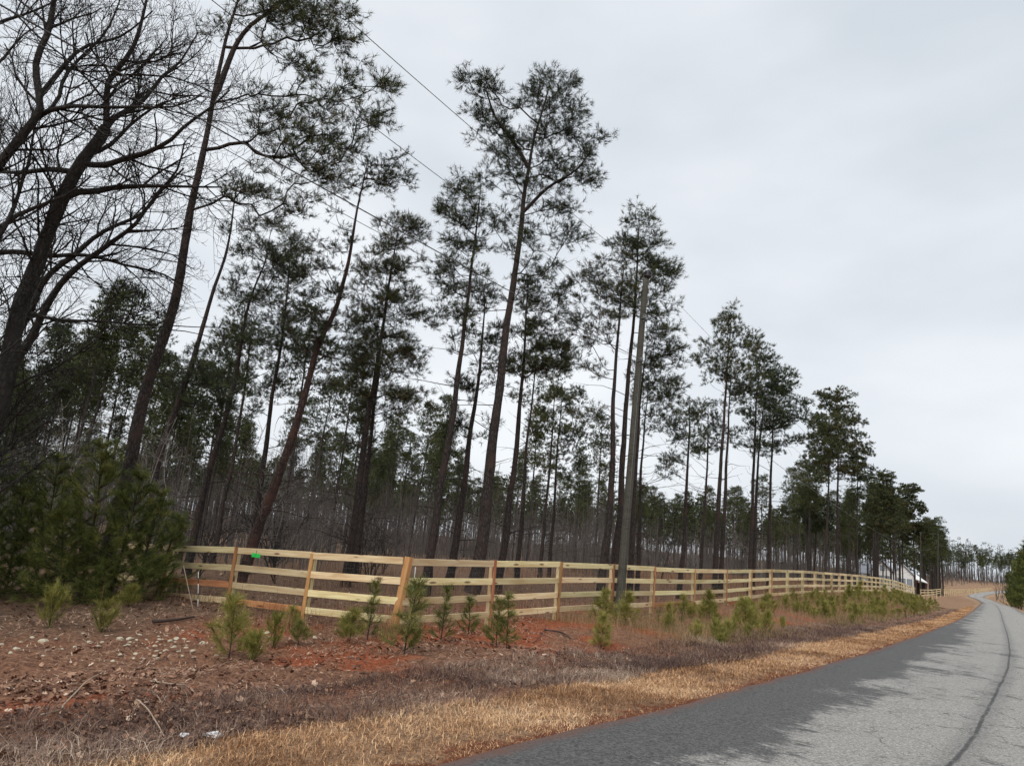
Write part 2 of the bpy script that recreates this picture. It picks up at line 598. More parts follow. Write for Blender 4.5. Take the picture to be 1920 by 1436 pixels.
# ------------------------------------------------------------------ ground sheet
def build_ground():
    n, k, a = 310, 6.6, 3.2
    t = np.linspace(-1, 1, n)
    xs = 1.0 + a * np.sinh(k * t)
    ys = 10.0 + a * np.sinh(k * t)
    X, Y = np.meshgrid(xs, ys, indexing='ij')
    Z = gz(X, Y)
    V = np.stack([X, Y, Z], -1).reshape(-1, 3)
    i, j = np.meshgrid(np.arange(n - 1), np.arange(n - 1), indexing='ij')
    q = np.stack([i * n + j, (i + 1) * n + j, (i + 1) * n + j + 1, i * n + j + 1], -1).reshape(-1, 4)
    m, nn, l, b = new_mat('ground_soil')
    me = mesh_np('ground', V, [q], m, None, True)
    d, s, _ = road_query(X, Y)
    for nm, val in (('lateral', np.clip(d, -60, 120)), ('along', s - S_CORNER)):
        at_ = me.attributes.new(nm, 'FLOAT', 'POINT')
        at_.data.foreach_set('value', val.ravel().astype(np.float32))
    tc = nn.new('ShaderNodeTexCoord')
    P = tc.outputs['Object']
    lat = nn.new('ShaderNodeAttribute'); lat.attribute_name = 'lateral'
    alo = nn.new('ShaderNodeAttribute'); alo.attribute_name = 'along'
    big = noise(nn, l, P, .45, 4)
    mid = noise(nn, l, P, 2.2, 5)
    fine = noise(nn, l, P, 24, 5, .65)
    grit = noise(nn, l, P, 90, 3, .6)
    fine_f = maprange(nn, l, math_(nn, l, 'ADD', math_(nn, l, 'MULTIPLY', fine.outputs['Fac'], .6), math_(nn, l, 'MULTIPLY', noise(nn, l, P, 7, 5, .7).outputs['Fac'], .4)), .36, .64)
    wl_ = math_(nn, l, 'ADD', lat.outputs['Fac'], math_(nn, l, 'MULTIPLY', math_(nn, l, 'SUBTRACT', mid.outputs['Fac'], .5), 1.6))
    clay = mixc(nn, l, fine_f, (.16, .045, .022), (.42, .125, .055))
    litter = mixc(nn, l, fine_f, (.085, .04, .026), (.36, .185, .11))
    thatch = mixc(nn, l, fine_f, (.15, .09, .055), (.44, .28, .17))
    edge_soil = mixc(nn, l, fine_f, (.10, .035, .02), (.26, .10, .055))
    forest = mixc(nn, l, fine_f, (.07, .042, .03), (.25, .155, .10))
    # left clearing: more brown leaf mould, less bare clay
    clearing = maprange(nn, l, alo.outputs['Fac'], -1.5, -6.)
    clay_amt = maprange(nn, l, math_(nn, l, 'ADD', big.outputs['Fac'], math_(nn, l, 'MULTIPLY', math_(nn, l, 'ADD', clearing, maprange(nn, l, alo.outputs['Fac'], 5., 11.)), -.11)), .40, .55)
    bank = mixc(nn, l, clay_amt, litter, clay)
    c = mixc(nn, l, maprange(nn, l, wl_, .12, .4), edge_soil, thatch)
    c = mixc(nn, l, maprange(nn, l, wl_, 1.3, 1.8), c, litter)
    c = mixc(nn, l, maprange(nn, l, wl_, 2.7, 3.7), c, bank)
    c = mixc(nn, l, maprange(nn, l, wl_, 7.5, 11.), c, forest)
    c = mixc(nn, l, math_(nn, l, 'MULTIPLY', maprange(nn, l, alo.outputs['Fac'], 62, 88), maprange(nn, l, lat.outputs['Fac'], 30, 12, 0, .8)), c, thatch)
    c = mixc(nn, l, maprange(nn, l, lat.outputs['Fac'], -ROADW + .1, -ROADW - .4), c, thatch)
    c = mixc(nn, l, .5, c, mixc(nn, l, grit.outputs['Fac'], (.5, .5, .5), (1.5, 1.5, 1.5)), 'MULTIPLY')
    l.new(c, b.inputs['Base Color'])
    b.inputs['Roughness'].default_value = .95
    b.inputs['Specular IOR Level'].default_value = .15
    bump(nn, l, b, math_(nn, l, 'ADD', fine.outputs['Fac'], math_(nn, l, 'MULTIPLY', grit.outputs['Fac'], .4)), .9, .05)
    o = part('ground', me, None)
    tag(o, kind='structure')


build_ground()


# ------------------------------------------------------------------ road
def build_road():
    lat = np.concatenate([[-2.2, 0.0, .03], np.linspace(.35, ROADW - .35, 16), [ROADW - .03, ROADW, ROADW + 2.2]])
    n = len(ES)
    jit = .10 * fbm(ES * .5, ES * 0 + 3.3, 3) + .05 * fbm(ES * 2.3, ES * 0 + 8, 2)
    jit2 = .10 * fbm(ES * .5, ES * 0 + 31.3, 3)
    V = np.zeros((n, len(lat), 3)); UV = np.zeros((n, len(lat), 2))
    for c, o in enumerate(lat):
        oo = o - jit * (o < .2) + jit2 * (o > ROADW - .2)
        V[:, c, :2] = EDGE[:, :2] - EN * (oo[:, None] if np.ndim(oo) else oo)
        crown = .045 * (1 - ((o - ROADW / 2) / (ROADW / 2)) ** 2)
        V[:, c, 2] = EDGE[:, 2] + crown
        UV[:, c, 0] = o; UV[:, c, 1] = ES
    sink = .45 + np.clip((np.hypot(EDGE[:, 0], EDGE[:, 1]) - 110) / 120, 0, 1) * .5
    V[:, 0, 2] = EDGE[:, 2] - sink; V[:, -1, 2] = EDGE[:, 2] - sink
    V[:, 1, 2] -= .03; V[:, -2, 2] -= .03
    m_ = len(lat)
    i, j = np.meshgrid(np.arange(n - 1), np.arange(m_ - 1), indexing='ij')
    q = np.stack([i * m_ + j, i * m_ + j + 1, (i + 1) * m_ + j + 1, (i + 1) * m_ + j], -1).reshape(-1, 4)
    m, nn, l, b = new_mat('worn_asphalt')
    me = mesh_np('road', V.reshape(-1, 3), [q], m, None, True)
    for k, nm in ((0, 'across'), (1, 'along')):
        a = me.attributes.new(nm, 'FLOAT', 'POINT')
        a.data.foreach_set('value', UV[..., k].ravel().astype(np.float32))
    aa = nn.new('ShaderNodeAttribute'); aa.attribute_name = 'across'
    al = nn.new('ShaderNodeAttribute'); al.attribute_name = 'along'
    cb = nn.new('ShaderNodeCombineXYZ')
    l.new(aa.outputs['Fac'], cb.inputs[0]); l.new(al.outputs['Fac'], cb.inputs[1])
    P = cb.outputs[0]
    tc = nn.new('ShaderNodeTexCoord')
    big = noise(nn, l, P, 1.0, 5, .66, (.62, .42, 1))
    tear = noise(nn, l, P, 1.0, 8, .74, (1.9, 4.6, 1))
    stone = noise(nn, l, tc.outputs['Object'], 30, 6, .8)
    speck = nn.new('ShaderNodeTexVoronoi'); speck.inputs['Scale'].default_value = 48
    l.new(tc.outputs['Object'], speck.inputs['Vector'])
    # worn, bleached chippings in the wheel paths; darker bitumen along the edge
    e1 = maprange(nn, l, aa.outputs['Fac'], .3, 2.2)
    e2 = maprange(nn, l, aa.outputs['Fac'], ROADW - .3, ROADW - 1.2)
    f = math_(nn, l, 'MULTIPLY', e1, e2)
    f = math_(nn, l, 'ADD', math_(nn, l, 'MULTIPLY', f, .62), math_(nn, l, 'MULTIPLY', math_(nn, l, 'SUBTRACT', big.outputs['Fac'], .5), 2.0))
    f = math_(nn, l, 'ADD', f, math_(nn, l, 'MULTIPLY', math_(nn, l, 'SUBTRACT', tear.outputs['Fac'], .5), 1.1))
    rag = noise(nn, l, P, 1.0, 6, .75, (5., 16., 1))
    f = math_(nn, l, 'ADD', f, math_(nn, l, 'MULTIPLY', math_(nn, l, 'SUBTRACT', rag.outputs['Fac'], .5), .75))
    f = math_(nn, l, 'ADD', f, math_(nn, l, 'MULTIPLY', maprange(nn, l, al.outputs['Fac'], 85, 130), .35))
    wear = maprange(nn, l, f, .25, .52)
    sf = maprange(nn, l, stone.outputs['Fac'], .34, .66)
    dark = mixc(nn, l, sf, (.036, .035, .0345), (.155, .15, .145))
    pale = mixc(nn, l, sf, (.16, .153, .14), (.47, .45, .415))
    col = mixc(nn, l, wear, dark, pale)
    col = mixc(nn, l, .5, col, mixc(nn, l, maprange(nn, l, speck.outputs['Distance'], .1, .7), (1.25, 1.25, 1.25), (.6, .6, .6)), 'MULTIPLY')
    # cracks
    cw = noise(nn, l, P, 1.6, 4)
    va = nn.new('ShaderNodeVectorMath'); va.operation = 'MULTIPLY_ADD'
    l.new(cw.outputs['Color'], va.inputs[0]); va.inputs[1].default_value = (.9, .9, .9); l.new(P, va.inputs[2])
    cr = nn.new('ShaderNodeTexVoronoi'); cr.feature = 'DISTANCE_TO_EDGE'; cr.inputs['Scale'].default_value = .9
    l.new(va.outputs[0], cr.inputs['Vector'])
    crack = math_(nn, l, 'MULTIPLY', maprange(nn, l, cr.outputs['Distance'], .010, .003), maprange(nn, l, big.outputs['Fac'], .44, .6))
    # open joint between the two paving passes
    jw = noise(nn, l, P, 1.0, 5, .6, (.2, .8, 1))
    jd = math_(nn, l, 'ABSOLUTE', math_(nn, l, 'SUBTRACT', aa.outputs['Fac'], math_(nn, l, 'ADD', 2.74, math_(nn, l, 'MULTIPLY', jw.outputs['Fac'], .10))))
    joint = maprange(nn, l, jd, .034, .008)
    joint = math_(nn, l, 'MULTIPLY', joint, maprange(nn, l, tear.outputs['Fac'], .38, .5, .25, 1.))
    halo = maprange(nn, l, jd, .28, .03, 0, .4)
    col = mixc(nn, l, halo, col, dark)
    col = mixc(nn, l, math_(nn, l, 'MULTIPLY', math_(nn, l, 'MAXIMUM', crack, joint), .8), col, (.025, .025, .026))
    dirt = maprange(nn, l, math_(nn, l, 'ADD', aa.outputs['Fac'], math_(nn, l, 'MULTIPLY', math_(nn, l, 'SUBTRACT', tear.outputs['Fac'], .5), .5)), .22, .0)
    col = mixc(nn, l, math_(nn, l, 'MULTIPLY', dirt, .75), col, (.16, .07, .045))
    outer = math_(nn, l, 'MAXIMUM', maprange(nn, l, aa.outputs['Fac'], -.02, -.3), maprange(nn, l, aa.outputs['Fac'], ROADW + .02, ROADW + .3))
    col = mixc(nn, l, outer, col, (.33, .21, .12))
    l.new(col, b.inputs['Base Color'])
    b.inputs['Roughness'].default_value = .8
    b.inputs['Specular IOR Level'].default_value = .35
    hh = math_(nn, l, 'SUBTRACT', stone.outputs['Fac'], math_(nn, l, 'MULTIPLY', math_(nn, l, 'MAXIMUM', crack, joint), 1.5))
    bump(nn, l, b, hh, .6, .012)
    tag(part('road', me, None), kind='structure')


build_road()


# ------------------------------------------------------------------ boards
def board_mesh(name, L, W, T, mat, ch=.006):
    """chamfered board, length on x, width on z, thickness on y, centred"""
    hx, hy, hz = L / 2, T / 2, W / 2
    prof = [(-hy + ch, -hz), (hy - ch, -hz), (hy, -hz + ch), (hy, hz - ch), (hy - ch, hz), (-hy + ch, hz), (-hy, hz - ch), (-hy, -hz + ch)]
    V = [(x, y, z) for x in (-hx, hx) for (y, z) in prof]
    q = [(i, (i + 1) % 8, (i + 1) % 8 + 8, i + 8) for i in range(8)]
    me = bpy.data.meshes.new(name)
    me.from_pydata(V, [], [tuple(reversed(f)) for f in q] + [tuple(range(8)), tuple(range(15, 7, -1))])
    me.materials.append(mat)
    me.update()
    return me


BAY = 2.44
RAIL = [board_mesh('rail', BAY, .14, .025, M['wood_pale']), board_mesh('rail', BAY, .14, .025, M['wood_orange'])]
BAT = board_mesh('batten', FH + .22, .095, .022, M['wood_orange'])
BATP = board_mesh('batten', FH + .22, .095, .022, M['wood_pale'])
PST = board_mesh('post', FH + .35, .095, .095, M['wood_pale'], .01)
CRN = board_mesh('corner_post', FH + .38, .135, .135, M['wood_orange'], .012)
RAIL_Z = (FH - .07, .905, .53, .17)


def frame_x(o, a, b, up=Vector((0, 0, 1)), fit=None):
    """place a board so that its x runs from a to b (fit: stretch a board of that length to reach)"""
    a, b = Vector(a), Vector(b)
    x = (b - a); L = x.length; x.normalize()
    y = up.cross(x).normalized(); z = x.cross(y)
    m = Matrix.Translation((a + b) / 2) @ Matrix((x, y, z)).transposed().to_4x4()
    if fit:
        m = m @ Matrix.Diagonal(((L - .006) / fit, 1, 1, 1))
    o.matrix_local = m
    return L


def fence(name, label, pts, front, corner_first=False, orange=None, group=None, low=True, mesh_wire=True, n_rails=4, skip_last=False):
    """pts: list of (x, y, ztop); front: +1 if the road side is on the right hand of travel"""
    root = empty(name, (pts[0][0], pts[0][1], pts[0][2] - FH))
    o0 = Vector(root.location)
    tag(root, label, 'fence', group)
    P = [Vector((p[0], p[1], p[2] - FH)) - o0 for p in pts]
    rnd = random.Random(len(pts) * 13 + int(pts[0][0] * 10))
    for i in range(len(P) - 1):
        a, b = P[i], P[i + 1]
        t = (b - a).to_2d().normalized()
        nrm = Vector((t.y, -t.x, 0)) * front
        for k, rz in enumerate(RAIL_Z[:n_rails]):
            me = RAIL[1 if (orange and (i, k) in orange) else 0]
            r = part('rail', me, root)
            up = Vector((0, 0, rz))
            j1, j2 = rnd.uniform(-.012, .012), rnd.uniform(-.012, .012)
            frame_x(r, a + up + nrm * .062 + Vector((0, 0, j1)), b + up + nrm * .062 + Vector((0, 0, j2)), fit=BAY)
    for i, a in enumerate(P):
        b = P[min(i + 1, len(P) - 1)]; c = P[max(i - 1, 0)]
        t = (b - c).to_2d().normalized()
        nrm = Vector((t.y, -t.x, 0)) * front
        lean = Vector((rnd.uniform(-.02, .02), rnd.uniform(-.02, .02), 0))
        if skip_last and i == len(P) - 1:
            continue
        if corner_first and i == 0:
            q = part('corner_post', CRN, root)
            frame_x(q, a + Vector((-.10, -.03, -.36)) + nrm * .02, a + Vector((.06, .03, FH + .02)) + nrm * .02, Vector((t.x, t.y, .01)))
            continue
        q = part('post', PST, root)
        frame_x(q, a + Vector((0, 0, -.36)), a + lean + Vector((0, 0, FH - .01)), Vector((t.x, t.y, .01)))
        q = part('batten', BAT if (orange is not None and i < 9) else BATP, root)
        frame_x(q, a + nrm * .0885 + Vector((0, 0, -.21)), a + lean + nrm * .0885 + Vector((0, 0, FH + .01)), Vector((t.x, t.y, .01)))
    if mesh_wire:
        g = Geo(); A, B = [], []
        for i in range(min(len(P) - 1, 14)):
            a, b = P[i], P[i + 1]
            t = (b - a).to_2d().normalized(); nrm = np.array([t.y, -t.x, 0]) * front
            a_, b_ = np.array(a) + nrm * .047, np.array(b) + nrm * .047
            for f in np.arange(0, 1, .1 / BAY):
                p = a_ + (b_ - a_) * f
                A.append(p + [0, 0, .03]); B.append(p + [0, 0, 1.22])
            for h in np.arange(.05, 1.23, .13):
                A.append(a_ + [0, 0, h]); B.append(b_ + [0, 0, h])
        V, q = prisms(A, B, .0013, .0013, 3)
        g.add(V, q)
        o = part('wire_mesh', g.mesh('wire_mesh', M['steel']), root)
        o['kind'] = 'stuff'
    return root


def fence_pt(u):
    s = float(np.interp(u, _fu, _fs))
    xy = [float(np.interp(s, ES, FLINE[:, k])) for k in (0, 1)]
    return (xy[0], xy[1], top_z(xy)[0]), s


us = [760, 925, 1048, 1147.6, 1223.8, 1300, 1360, 1406.6, 1444, 1476, 1504, 1527]
pts = []
for u in us:
    p, s_last = fence_pt(u)
    pts.append(p)
step = 2.75
smax = float(np.interp(1716, _fu, _fs))
while s_last + step < smax:
    s_last += step
    xy = [float(np.interp(s_last, ES, FLINE[:, k])) for k in (0, 1)]
    pts.append((xy[0], xy[1], top_z(xy)[0]))
FENCE_PTS = pts
orng = {(4, 3)}
fence('board_fence', 'long new four-rail pine board fence running beside the road past the utility pole', pts, 1, True, orng)
CORNER = np.array(pts[0])
side = [tuple(CORNER)]
for k, (u, v) in enumerate(((590, 1035), (450, 1026), (325, 1022))):
    xy = CORNER[:2] + np.array([-2.0, 1.2]) * (k + 1)
    p = at(u, v, xy[1])
    side.append((float(p[0]), float(p[1]), float(p[2])))
sd = np.array(side[3]) - np.array(side[2])
side.append(tuple(np.array(side[3]) + sd * 1.05))
root_side = fence('board_fence', 'short side run of the board fence from the corner post to the young pines', side[::-1], 1, False, {(2, 3), (1, 2)}, skip_last=True)
s2 = [fence_pt(u)[0] for u in (1726, 1733, 1740, 1747, 1756, 1765)]
fence('board_fence', 'far three-rail piece of board fence beyond the gap near the white house', s2, 1, False, None, None, True, False, 3)
# distant paddock fence across the bend
p3 = []
for u, v, Y in ((1770, 1104, 170), (1795, 1104.5, 200), (1818, 1104, 240), (1840, 1102.5, 280), (1862, 1101, 320)):
    p3.append(tuple(at(u, v, Y)))
p3b = []
for a, b in zip(p3[:-1], p3[1:]):
    n = max(1, int(np.linalg.norm(np.array(b) - np.array(a)) / 5.2))
    for t in np.arange(n) / n:
        p3b.append(tuple(np.array(a) * (1 - t) + np.array(b) * t))
fence('board_fence', 'most distant board fence, crossing the brown paddock behind the road bend', p3b, 1, False, None, None, True, False, 3)


# ------------------------------------------------------------------ trees
def polyline3(px, Y, ground=True, dY=None):
    P = np.array([at(u, v, Y + (dY[i] if dY else 0)) for i, (u, v) in enumerate(px)])
    if ground:
        d = P[0] - P[min(2, len(P) - 1)]; d /= abs(d[2]) + 1e-6
        d[:2] = np.clip(d[:2], -.35, .35)
        q = P[0].copy()
        for _ in range(6):
            g = gz(float(q[0]), float(q[1]))
            q = P[0] + d * (P[0][2] - g)
        if P[0][2] - g > .2:
            P = np.concatenate([[q - [0, 0, .15]], P])
    return P


def smooth_line(P, step, wob=0., rng=RNG):
    C = catmull(np.asarray(P, float), step)
    C, _ = resample(C, step)
    if wob and len(C) > 4:
        w = rng.normal(size=(len(C), 3)) * wob; w[:, 2] = 0
        for _ in range(3):
            w[1:-1] = (w[:-2] + w[1:-1] + w[2:]) / 3
        w[0] = 0
        C = C + w
    return C


def grow(rng, trunk, r0, clumps, tuft_n=14, rc=.42, nl=.17, nw=.013, nk=11, tip_r=.03, dead=8, sides=9, sag=.10, spread=(12, 62), up=.55, flare=.35, branch_r=.0065, twigs=True):
    """pine: trunk tube + branches reaching every clump + shoots with needles"""
    T = smooth_line(trunk, .35, .03, rng)
    Ls = np.concatenate([[0], np.cumsum(np.linalg.norm(np.diff(T, axis=0), axis=1))]); t = Ls / Ls[-1]
    rad = .9 * r0 * (1 - t) ** .95 + .012 + r0 * flare * np.exp(-Ls / .45)
    g = Geo()
    V, q, cap = tube(T, rad, sides, .05, rng)
    g.add(V, q, cap)
    nodes = [p for p in T]; par = [-1] * len(T); plen = [0.] * len(T); ntr = len(T)
    C = np.asarray(clumps)
    axis = np.stack([np.interp(C[:, 2], T[:, 2], T[:, k]) for k in (0, 1)], 1)
    order = np.argsort(np.hypot(C[:, 0] - axis[:, 0], C[:, 1] - axis[:, 1]))
    zlow = C[:, 2].min() - 1.2
    base = np.where(T[:, 2] > zlow)[0]
    use = list(base) if len(base) else [len(T) - 1]
    N = np.array([T[i] for i in use]); PL = np.zeros(len(N)); ID = np.array(use)
    tips = []
    for ci in order:
        c = C[ci]
        v = c[None] - N
        h = np.hypot(v[:, 0], v[:, 1]); dist = np.linalg.norm(v, axis=1)
        cost = dist + .22 * PL + .9 * np.maximum(0, .38 * h - v[:, 2]) + .5 * np.maximum(0, v[:, 2] - 1.6 * h - .5)
        j = int(cost.argmin())
        m = max(2, int(dist[j] / .32))
        tt = np.arange(1, m + 1) / m
        pts_ = N[j] + v[j] * tt[:, None]
        pts_[:, 2] -= np.sin(tt * np.pi) * sag * h[j]
        pts_[:-1] += rng.normal(size=(m - 1, 3)) * .035
        last = ID[j]; pl = PL[j]
        ids = []
        for p in pts_:
            nodes.append(p); par.append(last); last = len(nodes) - 1; ids.append(last)
        N = np.concatenate([N, pts_]); PL = np.concatenate([PL, pl + dist[j] * tt]); ID = np.concatenate([ID, ids])
        tips.append((last, ci))
    nodes = np.array(nodes); par = np.array(par)
    cnt = np.zeros(len(nodes))
    for i, _ in tips: cnt[i] += 1
    for i in range(len(nodes) - 1, ntr - 1, -1):
        cnt[par[i]] += cnt[i]
    br = np.arange(ntr, len(nodes))
    if len(br):
        rb = branch_r * np.maximum(cnt[br], 1) ** .48
        rp = np.where(par[br] >= ntr, branch_r * np.maximum(cnt[par[br]], 1) ** .48, rb * 1.15)
        rp = np.minimum(rp, rb * 1.6)
        V, q = prisms(nodes[par[br]], nodes[br], rp, rb, 5 if r0 > .12 else 4)
        g.add(V, q)
    # dead snags under the crown
    A, B, ra, rb_ = [], [], [], []
    zt = T[:, 2]
    lo_, hi_ = zt[0] + .25 * (zlow - zt[0]), max(zlow + .8, zt[0] + 1)
    for _ in range(dead):
        z = rng.uniform(lo_, hi_)
        p = np.array([np.interp(z, zt, T[:, k]) for k in (0, 1)] + [z])
        a = rng.uniform(0, 2 * np.pi); L = rng.uniform(.5, 2.9)
        d = np.array([math.cos(a), math.sin(a), rng.uniform(-.15, .45)])
        for s_ in range(4):
            q2 = p + unit(d) * L / 4
            A.append(p); B.append(q2); ra.append(.016 * (1 - s_ * .22)); rb_.append(.016 * (1 - (s_ + 1) * .22))
            if s_ > 0 and rng.random() < .6:
                A.append(q2); B.append(q2 + unit(d + rng.normal(size=3) * .7) * L * .25); ra.append(.006); rb_.append(.003)
            p = q2; d = d + rng.normal(size=3) * .18
    if A:
        V, q = prisms(A, B, np.array(ra), np.array(rb_), 4); g.add(V, q)
    # shoots
    K = len(C)
    out = np.concatenate([C[:, :2] - axis, np.zeros((K, 1))], 1)
    out = out / (np.linalg.norm(out, axis=1, keepdims=True) + .4)
    D = rng.normal(size=(K, tuft_n, 3)) * np.array([1, 1, .7]) + out[:, None] * .7 + np.array([0, 0, up])
    D = unit(D)
    rr = rc * (.35 + .75 * rng.random((K, tuft_n)))
    P = C[:, None] + D * rr[..., None] * np.array([1, 1, .75])
    Pf, Df = P.reshape(-1, 3), unit(D + np.array([0, 0, .45])).reshape(-1, 3)
    if twigs:
        V, q = prisms(np.repeat(C, tuft_n, 0) + D.reshape(-1, 3) * .03, Pf, .0055, .004, 3)
        g.add(V, q)
    n = Geo()
    V, q, tt = needles(Pf, Df, nl, nw, nk, spread[0], spread[1], rng, back=.13)
    n.add(V, q, tint=tt)
    return g, n


def ell_clumps(rng, ells, Y, dens=6.0, depth=.85, lump=.0):
    out = []
    for e in ells:
        u, v, ru, rv = e[:4]
        ru, rv = ru * 1.1, rv * 1.08
        k = e[4] if len(e) > 4 else 1.
        dy = e[5] if len(e) > 5 else 0.
        c = at(u, v, Y + dy)
        rx = np.linalg.norm(at(u + ru, v, Y + dy) - c); rz = np.linalg.norm(at(u, v - rv, Y + dy) - c)
        n = max(3, int(dens * k * math.pi * rx * rz))
        d = unit(rng.normal(size=(n, 3)))
        r = rng.random(n) ** .42
        q = d * r[:, None] * np.array([rx, max(rx * depth, .6), rz])
        out.append(c + q)
    return np.concatenate(out)


TRIS = [0]


def put_tree(name, label, cat, group, gT, gN, base, bark, leaf):
    root = empty(name, tuple(base))
    tag(root, label, cat, group)
    for g in (gT, gN):
        for k in range(len(g.V)):
            g.V[k] = g.V[k] - np.asarray(base)
    part('trunk', gT.mesh('trunk', bark, True), root)
    if gN.n:
        part('crown', gN.mesh('crown', leaf), root)
    return root


def hero(label, px, Y, r0, ells, dens=6.6, seed=0, tuft_n=14, dead=16, forks=(), nk=15, nl=.19, leaf='needle', bark='bark', **kw):
    rng = np.random.default_rng(1000 + seed)
    r0 = r0 * .77
    T = polyline3(px, Y)
    if px[0][0] > 700:                                # keep the foot well behind the fence
        while road_query(T[0][0], T[0][1])[0][0] < FD + 1.8:
            Y += .5
            T = polyline3(px, Y)
    C = ell_clumps(rng, ells, Y, dens)
    # never below the trunk foot
    gT, gN = grow(rng, T, r0, C, tuft_n=tuft_n, dead=dead, nk=nk, nl=nl, nw=.0135 * max(1., Y / 24), rc=.5, spread=(10, 82), twigs=Y < 30, **kw)
    for f in forks:
        FP = smooth_line(polyline3(f[0], Y, False), .3, .02, rng)
        V, q, cap = tube(FP, np.linspace(f[1], f[2], len(FP)), 7, .05, rng)
        gT.add(V, q, cap)
    base = T[0] + np.array([0, 0, .15])
    return put_tree('pine_tree', label, 'pine tree', None, gT, gN, base, M[bark], M[leaf])


